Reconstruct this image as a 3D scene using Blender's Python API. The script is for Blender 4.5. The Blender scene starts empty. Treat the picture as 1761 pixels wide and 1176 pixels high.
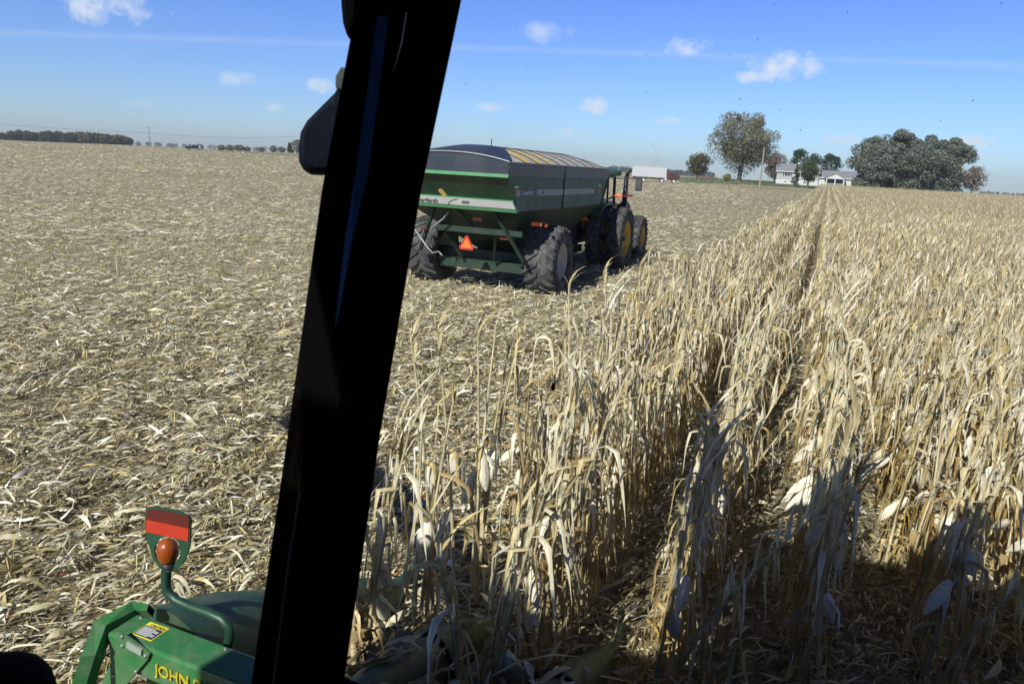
import bpy, bmesh, math, random
import numpy as np
from mathutils import Vector, Matrix
from mathutils.geometry import tessellate_polygon
R = math.radians
random.seed(4)
SC = bpy.context.scene
COL = SC.collection

# ------------------------------------------------------------------ camera
PW, PH, F = 1761.0, 1176.0, 1270.0
CX, CY, CH = 880.5, 588.0, 3.15
ROLL, PITCH, YAW = R(3.1195), R(13.3577), R(22.0563)
_f = np.array([-math.sin(YAW) * math.cos(PITCH), math.cos(YAW) * math.cos(PITCH), -math.sin(PITCH)])
_r0 = np.array([math.cos(YAW), math.sin(YAW), 0.0]); _u0 = np.cross(_r0, _f)
_r = _r0 * math.cos(ROLL) + _u0 * math.sin(ROLL); _u = -_r0 * math.sin(ROLL) + _u0 * math.cos(ROLL)
EYE = np.array([0.0, 0.0, CH])
cam_d = bpy.data.cameras.new('camera'); cam = bpy.data.objects.new('camera', cam_d); COL.objects.link(cam)
cam.matrix_world = Matrix(((_r[0], _u[0], -_f[0], 0), (_r[1], _u[1], -_f[1], 0), (_r[2], _u[2], -_f[2], CH), (0, 0, 0, 1)))
cam_d.sensor_width = 36.0; cam_d.lens = F / PW * 36.0; cam_d.clip_start = 0.05; cam_d.clip_end = 20000
cam_d.dof.use_dof = True; cam_d.dof.focus_distance = 14.0; cam_d.dof.aperture_fstop = 8.0
SC.camera = cam


def ray(x, y): return _f + _r * (x - CX) / F - _u * (y - CY) / F
def at_z(x, y, z): v = ray(x, y); return Vector(EYE + v * ((z - CH) / v[2]))
def at_y(x, y, Y): v = ray(x, y); return Vector(EYE + v * (Y / v[1]))
def at_x(x, y, X): v = ray(x, y); return Vector(EYE + v * (X / v[0]))
def at_d(x, y, d): v = ray(x, y); return Vector(EYE + v * (d / math.hypot(v[0], v[1])))


# ------------------------------------------------------------------ sun, sky, exposure
SUN_EL, SUN_AZ = R(39), R(11)          # the sun stands behind the combine, a little to its left
sd = Vector((-math.sin(SUN_AZ) * math.cos(SUN_EL), -math.cos(SUN_AZ) * math.cos(SUN_EL), math.sin(SUN_EL)))
sun_d = bpy.data.lights.new('sun', 'SUN'); sun_d.energy = 5.0; sun_d.angle = R(0.53); sun_d.color = (1.0, 0.98, 0.92)
sun = bpy.data.objects.new('sun', sun_d); COL.objects.link(sun)
sun.rotation_euler = sd.to_track_quat('Z', 'Y').to_euler(); sun.location = (0, -30, 40)
SC.view_settings.view_transform = 'Standard'; SC.view_settings.look = 'None'
SC.view_settings.exposure = 0.30; SC.view_settings.gamma = 1.0
SC.cycles.max_bounces = 6; SC.cycles.transparent_max_bounces = 12; SC.cycles.volume_bounces = 0
SC.cycles.use_denoising = True

world = bpy.data.worlds.new('World'); SC.world = world; world.use_nodes = True
wn, wl = world.node_tree.nodes, world.node_tree.links
bg = wn['Background']; bg.inputs[1].default_value = 0.077
sky = wn.new('ShaderNodeTexSky'); sky.sky_type = 'NISHITA'; sky.sun_disc = False
sky.sun_elevation = SUN_EL; sky.sun_rotation = math.atan2(sd.x, sd.y)
sky.air_density = 1.1; sky.dust_density = 0.3; sky.ozone_density = 2.0; sky.altitude = 200


def nd(tree, kind, **kw):
    n = tree.nodes.new(kind)
    for k, v in kw.items(): setattr(n, k, v)
    return n


def mth(tree, op, a, b=None, clamp=False):
    n = tree.nodes.new('ShaderNodeMath'); n.operation = op; n.use_clamp = clamp
    for i, v in enumerate((a, b)):
        if v is None: continue
        if isinstance(v, (int, float)): n.inputs[i].default_value = v
        else: tree.links.new(v, n.inputs[i])
    return n.outputs[0]


WT = world.node_tree
geo = wn.new('ShaderNodeTexCoord').outputs['Generated']
def wdot(v):
    n = wn.new('ShaderNodeVectorMath'); n.operation = 'DOT_PRODUCT'; wl.new(geo, n.inputs[0]); n.inputs[1].default_value = v
    return n.outputs['Value']
wno = wn.new('ShaderNodeTexNoise'); wno.inputs['Scale'].default_value = 34; wno.inputs['Detail'].default_value = 7
wno.inputs['Roughness'].default_value = 0.62; wl.new(geo, wno.inputs['Vector'])
noise_c = mth(WT, 'SUBTRACT', wno.outputs['Fac'], 0.5)
# small fair-weather clouds: photo x, y, half width, half height, density
CLOUDS = [(190, 8, 62, 24, 1), (165, -2, 34, 20, 1), (940, 58, 44, 16, .38), (1172, 80, 34, 14, .7), (1364, 115, 52, 19, 1), (1300, 133, 30, 8, .7),
          (1018, 183, 22, 13, 1), (845, 184, 26, 7, .4), (410, 137, 26, 12, .45), (550, 148, 17, 10, .9), (235, 177, 22, 6, .3),
          (475, 185, 13, 7, .6), (1152, 209, 20, 7, .55), (1460, 240, 30, 8, .6), (1665, 242, 34, 9, .75), (1678, 270, 26, 7, .6), (975, 229, 16, 7, .5)]
acc = None
for (x, y, a, b, dn) in CLOUDS:
    c = ray(x, y); c = c / np.linalg.norm(c); rr = np.cross(c, [0, 0, 1]); rr /= np.linalg.norm(rr); uu = np.cross(rr, c)
    ra, rb = F / a, F / b
    dn = min(1, dn * 1.35); U = wdot(tuple(rr * ra)); V = wdot(tuple(uu * rb)); W = wdot(tuple(c))
    d2 = mth(WT, 'ADD', mth(WT, 'MULTIPLY', U, U), mth(WT, 'MULTIPLY', V, V))
    m = mth(WT, 'SUBTRACT', 1.0, mth(WT, 'MULTIPLY', d2, 0.8))
    m = mth(WT, 'ADD', m, mth(WT, 'MULTIPLY', noise_c, 5.0))
    m = mth(WT, 'MULTIPLY', mth(WT, 'MULTIPLY', m, .62, True), mth(WT, 'MULTIPLY', mth(WT, 'GREATER_THAN', W, 0.0), dn))
    acc = m if acc is None else mth(WT, 'MAXIMUM', acc, m)
# a thin old contrail across the sky
a, b = ray(100, 60), ray(1761, 114); nn = np.cross(a, b); nn /= np.linalg.norm(nn)
k = mth(WT, 'ABSOLUTE', wdot(tuple(nn)))
k = mth(WT, 'MULTIPLY', mth(WT, 'SUBTRACT', 1.0, mth(WT, 'MULTIPLY', k, 170.0), True), mth(WT, 'ADD', 0.14, mth(WT, 'MULTIPLY', noise_c, 0.3)), True)
acc = mth(WT, 'MAXIMUM', acc, k)
mixc = wn.new('ShaderNodeMixRGB'); wl.new(acc, mixc.inputs[0])
tint = wn.new('ShaderNodeValToRGB'); tint.color_ramp.elements[0].position = .0; tint.color_ramp.elements[0].color = (.47, .66, .98, 1)
tint.color_ramp.elements[1].position = .62; tint.color_ramp.elements[1].color = (.05, .08, .18, 1)
e = tint.color_ramp.elements.new(.24); e.color = (.34, .485, 1.0, 1); wl.new(wdot((0, 0, 1)), tint.inputs[0])
tm_ = wn.new('ShaderNodeVectorMath'); tm_.operation = 'MULTIPLY'; wl.new(sky.outputs[0], tm_.inputs[0]); wl.new(tint.outputs[0], tm_.inputs[1])
ts_ = wn.new('ShaderNodeVectorMath'); ts_.operation = 'SCALE'; ts_.inputs['Scale'].default_value = 1.6; wl.new(tm_.outputs[0], ts_.inputs[0]); wl.new(ts_.outputs[0], mixc.inputs[1]); mixc.inputs[2].default_value = (8.2, 9.0, 9.9, 1)
wl.new(mixc.outputs[0], bg.inputs[0])


# ------------------------------------------------------------------ helpers
def tag(o, label=None, cat=None, group=None, kind=None):
    if label: o['label'] = label
    if cat: o['category'] = cat
    if group: o['group'] = group
    if kind: o['kind'] = kind
    return o


ORG = {}
def empty(name, loc, rz=0.0, label=None, cat=None, group=None):
    o = bpy.data.objects.new(name, None); COL.objects.link(o); o.location = loc; o.rotation_euler = (0, 0, rz)
    o.empty_display_size = 0.2
    ORG[o.name] = Vector(loc) if rz == 0 else None
    return tag(o, label, cat, group)


class MB:
    def __init__(s): s.v, s.f, s.sm, s.mi = [], [], [], []; s.m = 0
    def add(s, vs, fs, smooth=False):
        n = len(s.v); s.v += [tuple(p) for p in vs]
        for f in fs: s.f.append(tuple(n + i for i in f)); s.sm.append(smooth); s.mi.append(s.m)
        return s
    def box(s, x0, x1, y0, y1, z0, z1, bev=0.0):
        if bev > 0:
            bm = bmesh.new(); bmesh.ops.create_cube(bm, size=1)
            for v in bm.verts: v.co = ((x0 + x1) / 2 + v.co.x * (x1 - x0), (y0 + y1) / 2 + v.co.y * (y1 - y0), (z0 + z1) / 2 + v.co.z * (z1 - z0))
            bmesh.ops.bevel(bm, geom=bm.edges[:], offset=bev, segments=2, affect='EDGES', profile=0.5)
            bm.verts.index_update(); s.add([v.co[:] for v in bm.verts], [[v.index for v in f.verts] for f in bm.faces]); bm.free(); return s
        vs = [(x, y, z) for x in (x0, x1) for y in (y0, y1) for z in (z0, z1)]
        return s.add(vs, [(0, 1, 3, 2), (4, 6, 7, 5), (0, 4, 5, 1), (2, 3, 7, 6), (0, 2, 6, 4), (1, 5, 7, 3)])
    def beam(s, a, b, w, h, up=(0, 0, 1)):
        a, b = Vector(a), Vector(b); t = (b - a).normalized(); x = t.cross(Vector(up)).normalized(); y = x.cross(t)
        vs = [p + x * sx * w / 2 + y * sy * h / 2 for p in (a, b) for sx, sy in ((-1, -1), (1, -1), (1, 1), (-1, 1))]
        return s.add(vs, [(3, 2, 1, 0), (4, 5, 6, 7), (0, 1, 5, 4), (1, 2, 6, 5), (2, 3, 7, 6), (3, 0, 4, 7)])
    def tube(s, pts, r, n=8, cap=True):
        pts = [Vector(p) for p in pts]; rs = r if isinstance(r, (list, tuple)) else [r] * len(pts); vs = []
        for i, p in enumerate(pts):
            t = (pts[min(i + 1, len(pts) - 1)] - pts[max(i - 1, 0)]).normalized()
            up = Vector((0, 0, 1)) if abs(t.z) < 0.9 else Vector((1, 0, 0)); x = t.cross(up).normalized(); y = t.cross(x)
            vs += [p + (x * math.cos(2 * math.pi * j / n) + y * math.sin(2 * math.pi * j / n)) * rs[i] for j in range(n)]
        fs = [(i * n + j, i * n + (j + 1) % n, (i + 1) * n + (j + 1) % n, (i + 1) * n + j) for i in range(len(pts) - 1) for j in range(n)]
        s.add(vs, fs, True)
        if cap: s.add(vs[:n], [tuple(range(n))]); s.add(vs[-n:], [tuple(reversed(range(n)))])
        return s
    def lathe(s, prof, c, axis='x', n=24, smooth=True):
        # prof: (along axis, radius)
        vs = []
        for (a, r) in prof:
            for j in range(n):
                q = 2 * math.pi * j / n; u, v = r * math.cos(q), r * math.sin(q)
                vs.append((c[0] + a, c[1] + u, c[2] + v) if axis == 'x' else (c[0] + u, c[1] + a, c[2] + v) if axis == 'y' else (c[0] + u, c[1] + v, c[2] + a))
        fs = [(i * n + j, i * n + (j + 1) % n, (i + 1) * n + (j + 1) % n, (i + 1) * n + j) for i in range(len(prof) - 1) for j in range(n)]
        return s.add(vs, fs, smooth)
    def poly(s, pts, off, holes=()):
        # a flat outline (with holes) given a real thickness
        loops = [[Vector(p) for p in pts]] + [[Vector(p) for p in h] for h in holes]
        off = Vector(off); tri = tessellate_polygon(loops); flat = [p for l in loops for p in l]; n = len(flat)
        vs = flat + [p + off for p in flat]
        s.add(vs, [tuple(t) for t in tri] + [tuple(n + i for i in reversed(t)) for t in tri])
        k = 0
        for l in loops:
            m = len(l); s.add([], [])
            base = len(s.v) - len(vs)
            for i in range(m):
                a, b = k + i, k + (i + 1) % m; s.f.append((base + a, base + b, base + b + n, base + a + n)); s.sm.append(False); s.mi.append(s.m)
            k += m
        return s
    def build(s, name, mats, parent=None, fix=True, weld=False):
        off = Vector((0, 0, 0))
        if parent is not None and ORG.get(parent.name) is not None: off = ORG[parent.name]
        me = bpy.data.meshes.new(name); me.from_pydata([(x - off.x, y - off.y, z - off.z) for x, y, z in s.v], [], s.f)
        for m in (mats if isinstance(mats, (list, tuple)) else [mats]): me.materials.append(m)
        me.polygons.foreach_set('use_smooth', s.sm); me.polygons.foreach_set('material_index', s.mi)
        if fix:
            bm = bmesh.new(); bm.from_mesh(me)
            if weld: bmesh.ops.remove_doubles(bm, verts=bm.verts, dist=1e-5)
            bmesh.ops.recalc_face_normals(bm, faces=bm.faces); bm.to_mesh(me); bm.free()
        me.update(); o = bpy.data.objects.new(name, me); COL.objects.link(o)
        if parent is not None: o.parent = parent; ORG[o.name] = ORG.get(parent.name)
        else: ORG[o.name] = Vector((0, 0, 0))
        return o


def np_mesh(name, V, Q, mat, cols=None, smooth=False, parent=None):
    """one mesh from numpy arrays: V (n,3), Q (m,4), cols (n,3)"""
    me = bpy.data.meshes.new(name); n, m = len(V), len(Q)
    me.vertices.add(n); me.vertices.foreach_set('co', np.ascontiguousarray(V, np.float32).ravel())
    me.loops.add(m * 4); me.loops.foreach_set('vertex_index', np.ascontiguousarray(Q, np.int32).ravel())
    me.polygons.add(m); me.polygons.foreach_set('loop_start', np.arange(0, m * 4, 4, dtype=np.int32))
    try: me.polygons.foreach_set('loop_total', np.full(m, 4, np.int32))
    except Exception: pass
    if smooth: me.polygons.foreach_set('use_smooth', np.ones(m, bool))
    if cols is not None:
        at = me.color_attributes.new('Col', 'FLOAT_COLOR', 'POINT')
        at.data.foreach_set('color', np.hstack([cols, np.ones((n, 1))]).astype(np.float32).ravel())
    me.update(calc_edges=True); me.validate(); me.materials.append(mat)
    o = bpy.data.objects.new(name, me); COL.objects.link(o)
    if parent is not None: o.parent = parent
    return o


def mat(name, col, rough=0.6, metal=0.0, var=0.12, scale=6.0, bump=0.0, spec=0.5, dirt=None, dscale=3.0, damt=0.45, stretch=None):
    m = bpy.data.materials.new(name); m.use_nodes = True; t = m.node_tree; p = t.nodes['Principled BSDF']
    p.inputs['Roughness'].default_value = rough; p.inputs['Metallic'].default_value = metal; p.inputs['Specular IOR Level'].default_value = spec
    tc = t.nodes.new('ShaderNodeTexCoord').outputs['Object']
    if stretch:
        mp = t.nodes.new('ShaderNodeMapping'); mp.inputs['Scale'].default_value = stretch; t.links.new(tc, mp.inputs[0]); tc = mp.outputs[0]
    no = nd(t, 'ShaderNodeTexNoise'); no.inputs['Scale'].default_value = scale; no.inputs['Detail'].default_value = 6; t.links.new(tc, no.inputs['Vector'])
    rp = t.nodes.new('ShaderNodeValToRGB'); t.links.new(no.outputs['Fac'], rp.inputs[0])
    rp.color_ramp.elements[0].position = 0.3; rp.color_ramp.elements[1].position = 0.7
    rp.color_ramp.elements[0].color = tuple(c * (1 - var) for c in col) + (1,); rp.color_ramp.elements[1].color = tuple(min(1, c * (1 + var)) for c in col) + (1,)
    out = rp.outputs[0]
    if dirt:
        n2 = nd(t, 'ShaderNodeTexNoise'); n2.inputs['Scale'].default_value = dscale; n2.inputs['Detail'].default_value = 8; n2.inputs['Roughness'].default_value = 0.7
        t.links.new(tc, n2.inputs['Vector'])
        mx = t.nodes.new('ShaderNodeMixRGB'); mx.inputs[2].default_value = tuple(dirt) + (1,); t.links.new(out, mx.inputs[1])
        fac = mth(t, 'MULTIPLY', mth(t, 'MULTIPLY', mth(t, 'SUBTRACT', n2.outputs['Fac'], 0.42, True), 4.0, True), damt)
        t.links.new(fac, mx.inputs[0]); out = mx.outputs[0]
    t.links.new(out, p.inputs['Base Color'])
    if bump:
        b = t.nodes.new('ShaderNodeBump'); b.inputs['Strength'].default_value = bump; b.inputs['Distance'].default_value = 0.02
        t.links.new(no.outputs['Fac'], b.inputs['Height']); t.links.new(b.outputs[0], p.inputs['Normal'])
    return m


def mat_leaf(name, mul=(1, 1, 1), trans=0.3, rough=0.55, nscale=60.0, spec=0.25, shift=0.12):
    """thin dry tissue: colour from the 'Col' attribute, part of the light passes through"""
    m = bpy.data.materials.new(name); m.use_nodes = True; t = m.node_tree; p = t.nodes['Principled BSDF']; out = t.nodes['Material Output']
    at = nd(t, 'ShaderNodeAttribute', attribute_name='Col')
    no = t.nodes.new('ShaderNodeTexNoise'); no.inputs['Scale'].default_value = nscale; no.inputs['Detail'].default_value = 3
    oi = t.nodes.new('ShaderNodeObjectInfo')
    tc = t.nodes.new('ShaderNodeTexCoord'); t.links.new(tc.outputs['Object'], no.inputs['Vector'])
    f = mth(t, 'ADD', mth(t, 'MULTIPLY', no.outputs['Fac'], 0.7), mth(t, 'ADD', 0.65 - shift / 2, mth(t, 'MULTIPLY', oi.outputs['Random'], shift)))
    mx = t.nodes.new('ShaderNodeVectorMath'); mx.operation = 'SCALE'; t.links.new(at.outputs['Color'], mx.inputs[0]); t.links.new(f, mx.inputs['Scale'])
    m2 = t.nodes.new('ShaderNodeVectorMath'); m2.operation = 'MULTIPLY'; t.links.new(mx.outputs[0], m2.inputs[0]); m2.inputs[1].default_value = mul
    t.links.new(m2.outputs[0], p.inputs['Base Color']); p.inputs['Roughness'].default_value = rough; p.inputs['Specular IOR Level'].default_value = spec
    if trans:
        tr = t.nodes.new('ShaderNodeBsdfTranslucent'); t.links.new(m2.outputs[0], tr.inputs[0])
        ms = t.nodes.new('ShaderNodeMixShader'); ms.inputs[0].default_value = trans
        t.links.new(p.outputs[0], ms.inputs[1]); t.links.new(tr.outputs[0], ms.inputs[2]); t.links.new(ms.outputs[0], out.inputs[0])
    return m


M = {}
DUST = (0.30, 0.25, 0.17)
M['green'] = mat('green_paint', (0.022, 0.115, 0.042), 0.42, var=.1, dirt=(0.12, 0.14, 0.09), damt=.35, dscale=5)
M['header_green'] = mat('header_green_paint', (0.030, 0.16, 0.048), 0.38, var=.1, scale=14, dirt=(0.20, 0.20, 0.14), damt=.42, dscale=11)
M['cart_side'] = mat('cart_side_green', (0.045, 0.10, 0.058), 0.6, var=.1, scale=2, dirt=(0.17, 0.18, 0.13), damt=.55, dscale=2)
M['under_green'] = mat('shaded_undercarriage_green', (0.006, 0.026, 0.013), 0.6, dirt=(0.05, 0.05, 0.035), damt=.4)  # cart green darkened to carry the shade below the hopper
M['snout_green'] = mat('shaded_snout_green', (0.018, 0.075, 0.034), 0.5, var=.15, scale=7, dirt=(0.16, 0.15, 0.10), damt=.5, dscale=9)  # header green darkened for the shade on the snouts, with dust over it
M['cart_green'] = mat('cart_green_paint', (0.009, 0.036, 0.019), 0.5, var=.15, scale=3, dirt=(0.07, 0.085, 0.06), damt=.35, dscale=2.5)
M['trim_green'] = mat('bright_green_trim', (0.075, 0.27, 0.11), 0.5, var=.06, dirt=(0.2, 0.24, 0.16), damt=.3)
M['white'] = mat('white_paint', (0.62, 0.63, 0.62), 0.5, var=.05, dirt=DUST, damt=.25)
M['black'] = mat('black_steel', (0.015, 0.016, 0.018), 0.55)
M['tarp_black'] = mat('black_tarp_vinyl', (0.022, 0.030, 0.042), 0.42, var=.15, scale=2, dirt=(0.07, 0.075, 0.08), damt=.3, dscale=3, bump=.3)
M['tarp_grey'] = mat('dusty_grey_tarp', (0.36, 0.35, 0.32), 0.8, var=.15, scale=5, dirt=(0.16, 0.16, 0.16), damt=.5, dscale=6, bump=.4)
M['grain'] = mat('yellow_grain', (0.62, 0.42, 0.10), 0.8, var=.35, scale=60, bump=.6)
M['rubber'] = mat('dusty_rubber', (0.030, 0.030, 0.032), 0.85, var=.25, scale=8, dirt=(0.17, 0.165, 0.15), damt=.65, dscale=4, bump=.3)
M['yellow_rim'] = mat('yellow_rim_paint', (0.62, 0.42, 0.03), 0.45, dirt=DUST, damt=.3)
M['cream_rim'] = mat('cream_rim_paint', (0.55, 0.52, 0.44), 0.5, dirt=DUST, damt=.3)
M['galv'] = mat('galvanised_metal', (0.28, 0.29, 0.30), 0.45, metal=.4)
M['orange'] = mat('fluorescent_orange', (1.0, 0.16, 0.03), 0.6, var=.03)
M['red'] = mat('red_reflector', (0.42, 0.035, 0.015), 0.35, var=.04)
M['darkred'] = mat('dark_red_reflector', (0.10, 0.015, 0.012), 0.3, var=.05)
M['amber'] = mat('amber_plastic', (0.26, 0.055, 0.006), 0.35, var=.12, scale=30)
M['letter_yellow'] = mat('dull_yellow_lettering', (0.50, 0.42, 0.03), 0.5, var=.1, scale=30)  # a darker yellow than the decal's
M['yellow'] = mat('yellow_decal', (0.80, 0.66, 0.03), 0.5, var=.04)
M['decal_dark'] = mat('dark_decal', (0.03, 0.05, 0.06), 0.5, var=.05)
M['decal_grey'] = mat('grey_lettering', (0.10, 0.12, 0.12), 0.5, var=.05)
M['chrome'] = mat('polished_metal', (0.6, 0.6, 0.6), 0.2, metal=.9)
M['cab_black'] = mat('cab_black_plastic', (0.002, 0.002, 0.0025), 0.8, spec=.03)
M['sky_trim'] = mat('sky_reflection_trim', (0.009, 0.022, 0.060), 0.5, metal=1.0, var=.05)  # blue of the reflected sky put into the metal colour
M['maroon'] = mat('maroon_paint', (0.06, 0.014, 0.013), 0.4, dirt=DUST, damt=.15)
M['trailer'] = mat('white_ribbed_trailer', (0.46, 0.47, 0.48), 0.5, var=.05)
M['glass_dark'] = mat('dark_window_glass', (0.02, 0.03, 0.04), 0.1, spec=.8)
M['navy'] = mat('navy_car_paint', (0.008, 0.012, 0.028), 0.4)
M['siding'] = mat('pale_siding', (0.36, 0.36, 0.35), 0.7, var=.04, stretch=(1, 1, 12))
M['siding_white'] = mat('white_block_wall', (0.5, 0.5, 0.49), 0.8, var=.04)
M['roof'] = mat('grey_shingles', (0.17, 0.18, 0.20), 0.9, var=.18, scale=8)
M['wood_grey'] = mat('weathered_wood', (0.26, 0.23, 0.20), 0.9, var=.2, scale=4, stretch=(6, 6, .6))
M['fence_brown'] = mat('brown_fence_boards', (0.12, 0.06, 0.035), 0.85)
M['bark'] = mat('tree_bark', (0.10, 0.08, 0.06), 0.95, var=.3, scale=5)
M['steel_far'] = mat('haze_pale_lattice', (0.5, 0.54, 0.58), 0.5, metal=.4)  # steel lightened in colour to imitate the haze in front of it
M['lawn'] = mat('lawn_grass', (0.060, 0.105, 0.028), 0.95, var=.3, scale=.6)
M['drive'] = mat('gravel', (0.3, 0.27, 0.23), 0.95)
M['wire'] = mat('dark_wire', (0.05, 0.05, 0.06), 0.6)
M['leaf'] = mat_leaf('dry_corn_leaf', trans=.24, rough=.48, spec=.4)
M['stalk'] = mat_leaf('dry_corn_stalk', trans=0, shift=.2, rough=.5, spec=.35)
M['husk'] = mat_leaf('pale_corn_husk', trans=.12, rough=.5, spec=.3)
M['litter'] = mat_leaf('corn_litter', trans=.12, rough=.42, nscale=45, spec=.6, shift=.1)
M['foliage'] = mat_leaf('tree_foliage', trans=.25, rough=.7, nscale=.8, spec=.15)

# clear glass: a real pane with a faint reflection
gm = bpy.data.materials.new('cab_glass'); gm.use_nodes = True; t = gm.node_tree; t.nodes.remove(t.nodes['Principled BSDF'])
tr = t.nodes.new('ShaderNodeBsdfTransparent'); tr.inputs[0].default_value = (1, 1, 1, 1); gl = t.nodes.new('ShaderNodeBsdfGlossy'); gl.inputs['Roughness'].default_value = 0.02
ms = t.nodes.new('ShaderNodeMixShader'); ms.inputs[0].default_value = 0.008
t.links.new(tr.outputs[0], ms.inputs[1]); t.links.new(gl.outputs[0], ms.inputs[2]); t.links.new(ms.outputs[0], t.nodes['Material Output'].inputs[0])
M['glass'] = gm

# ------------------------------------------------------------------ terrain height (metres): almost flat, rising gently beyond 60 m
_AZ = np.radians([-75, -57, -46, -36, -20, -14, -8, 1, 12, 40])       # right of the heading
_RR = np.array([0, 60, 150, 212, 262, 300, 600, 1500, 3400])
_ZT = np.array([
    [0, 0, .9, 1.5, 1.7, 2.0, 2.2, 0.5, -5], [0, 0, .9, 1.5, 1.7, 2.0, 2.2, 0.5, -5],
    [0, 0, 1.0, 1.9, 2.5, 2.75, 3.6, 3.0, -2], [0, 0, 1.0, 1.9, 2.7, 3.1, 4.6, 6.5, 8],
    [0, 0, .9, 1.3, 1.7, 2.2, 3.2, 3.5, 4], [0, 0, .8, 1.0, 1.5, 2.1, 3.1, 2.8, 0],
    [0, 0, .7, 1.0, 1.8, 2.5, 2.9, 2.0, 0], [0, 0, .5, .9, 1.2, 2.45, 2.5, 1.5, -2],
    [0, 0, .5, .9, 1.1, 1.4, 1.2, -.5, -8], [0, 0, .5, .9, 1.1, 1.4, 1.2, -.5, -8]])
def TZ(x, y):
    x = np.asarray(x, float); y = np.asarray(y, float); r = np.hypot(x, y); az = np.clip(np.arctan2(x, y), _AZ[0], _AZ[-1])
    ia = np.clip(np.searchsorted(_AZ, az) - 1, 0, len(_AZ) - 2); ta = (az - _AZ[ia]) / (_AZ[ia + 1] - _AZ[ia]); ta = ta * ta * (3 - 2 * ta)
    rc = np.clip(r, 0, _RR[-1]); ir = np.clip(np.searchsorted(_RR, rc) - 1, 0, len(_RR) - 2); tr = (rc - _RR[ir]) / (_RR[ir + 1] - _RR[ir])
    z = (_ZT[ia, ir] * (1 - ta) + _ZT[ia + 1, ir] * ta) * (1 - tr) + (_ZT[ia, ir + 1] * (1 - ta) + _ZT[ia + 1, ir + 1] * ta) * tr
    rough = 0.025 * np.sin(x * 1.9 + 1.3 * np.sin(y * 1.1)) * np.cos(y * 1.6 + x * .4) + 0.02 * np.sin(x * 4.1 + y * 3.3)
    return z + np.where(r < 70, rough, 0)
def tz(x, y): return float(TZ(x, y))


rs = np.concatenate([[0.5], np.linspace(1.5, 30, 96), np.geomspace(31, 3000, 100)]); aa = np.linspace(0, 2 * math.pi, 361)
RG, AG = np.meshgrid(rs, aa[:-1], indexing='ij'); GX, GY = RG * np.sin(AG), RG * np.cos(AG)
GV = np.stack([GX.ravel(), GY.ravel(), TZ(GX.ravel(), GY.ravel())], 1); na = 360
q = [(i * na + j, i * na + (j + 1) % na, (i + 1) * na + (j + 1) % na, (i + 1) * na + j) for i in range(len(rs) - 1) for j in range(na)]
gmat = bpy.data.materials.new('stubble_soil'); gmat.use_nodes = True; t = gmat.node_tree; p = t.nodes['Principled BSDF']
tc = t.nodes.new('ShaderNodeTexCoord').outputs['Object']
def tnoise(scale, detail=6, rough=.6, stretch=None):
    n = t.nodes.new('ShaderNodeTexNoise'); n.inputs['Scale'].default_value = scale; n.inputs['Detail'].default_value = detail; n.inputs['Roughness'].default_value = rough
    if stretch:
        mp = t.nodes.new('ShaderNodeMapping'); mp.inputs['Scale'].default_value = stretch; t.links.new(tc, mp.inputs[0]); t.links.new(mp.outputs[0], n.inputs['Vector'])
    else: t.links.new(tc, n.inputs['Vector'])
    return n.outputs['Fac']
ra = t.nodes.new('ShaderNodeValToRGB'); t.links.new(tnoise(9, 9, .78), ra.inputs[0]); cr = ra.color_ramp
cr.elements[0].position = .36; cr.elements[0].color = (.06, .048, .030, 1); cr.elements[1].position = .62; cr.elements[1].color = (.42, .38, .25, 1)
e = cr.elements.new(.49); e.color = (.27, .24, .155, 1)
mx = t.nodes.new('ShaderNodeMixRGB'); mx.blend_type = 'MULTIPLY'; mx.inputs[0].default_value = 1; t.links.new(ra.outputs[0], mx.inputs[1])
rb = t.nodes.new('ShaderNodeValToRGB'); t.links.new(tnoise(.06, 5, .6, (1, .35, 1)), rb.inputs[0]); rb.color_ramp.elements[0].position = .3; rb.color_ramp.elements[1].position = .7
rb.color_ramp.elements[0].color = (.82, .82, .80, 1); rb.color_ramp.elements[1].color = (1.12, 1.1, 1.06, 1); t.links.new(rb.outputs[0], mx.inputs[2])
t.links.new(mx.outputs[0], p.inputs['Base Color']); p.inputs['Roughness'].default_value = .9; p.inputs['Specular IOR Level'].default_value = .15
bp = t.nodes.new('ShaderNodeBump'); bp.inputs['Strength'].default_value = .8; bp.inputs['Distance'].default_value = .06; t.links.new(tnoise(14, 8, .7), bp.inputs['Height']); t.links.new(bp.outputs[0], p.inputs['Normal'])
ground = np_mesh('ground', GV, np.array(q), gmat, smooth=True); tag(ground, kind='structure')

# the lawn and the green verge in front of the far trees, laid a little above the field
def sheet(name, pts, m, lift=.02, sub=14, kind='structure'):
    """pts: quad corners near-left, near-right, far-right, far-left as (x, y)"""
    V, Q = [], []
    A, B, C_, D = [np.array(p, float) for p in pts]
    for i in range(sub + 1):
        for j in range(sub + 1):
            u, v = j / sub, i / sub; P = (A * (1 - u) + B * u) * (1 - v) + (D * (1 - u) + C_ * u) * v
            V.append((P[0], P[1], tz(P[0], P[1]) + lift))
    Q = [(i * (sub + 1) + j, i * (sub + 1) + j + 1, (i + 1) * (sub + 1) + j + 1, (i + 1) * (sub + 1) + j) for i in range(sub) for j in range(sub)]
    return tag(np_mesh(name, np.array(V), np.array(Q), m), kind=kind)
def dirxy(px, d): p = at_d(px, 300, d); return (p.x, p.y)
sheet('lawn', [dirxy(1172, 226), dirxy(1402, 272), dirxy(1560, 345), dirxy(1165, 300)], M['lawn'], .08, 24)
sheet('grass_verge', [dirxy(340, 300), dirxy(560, 268), dirxy(560, 286), dirxy(340, 318)], M['lawn'], .1, 16)
M['lane'] = mat('pale_lane', (0.36, 0.31, 0.22), 0.95)
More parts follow.
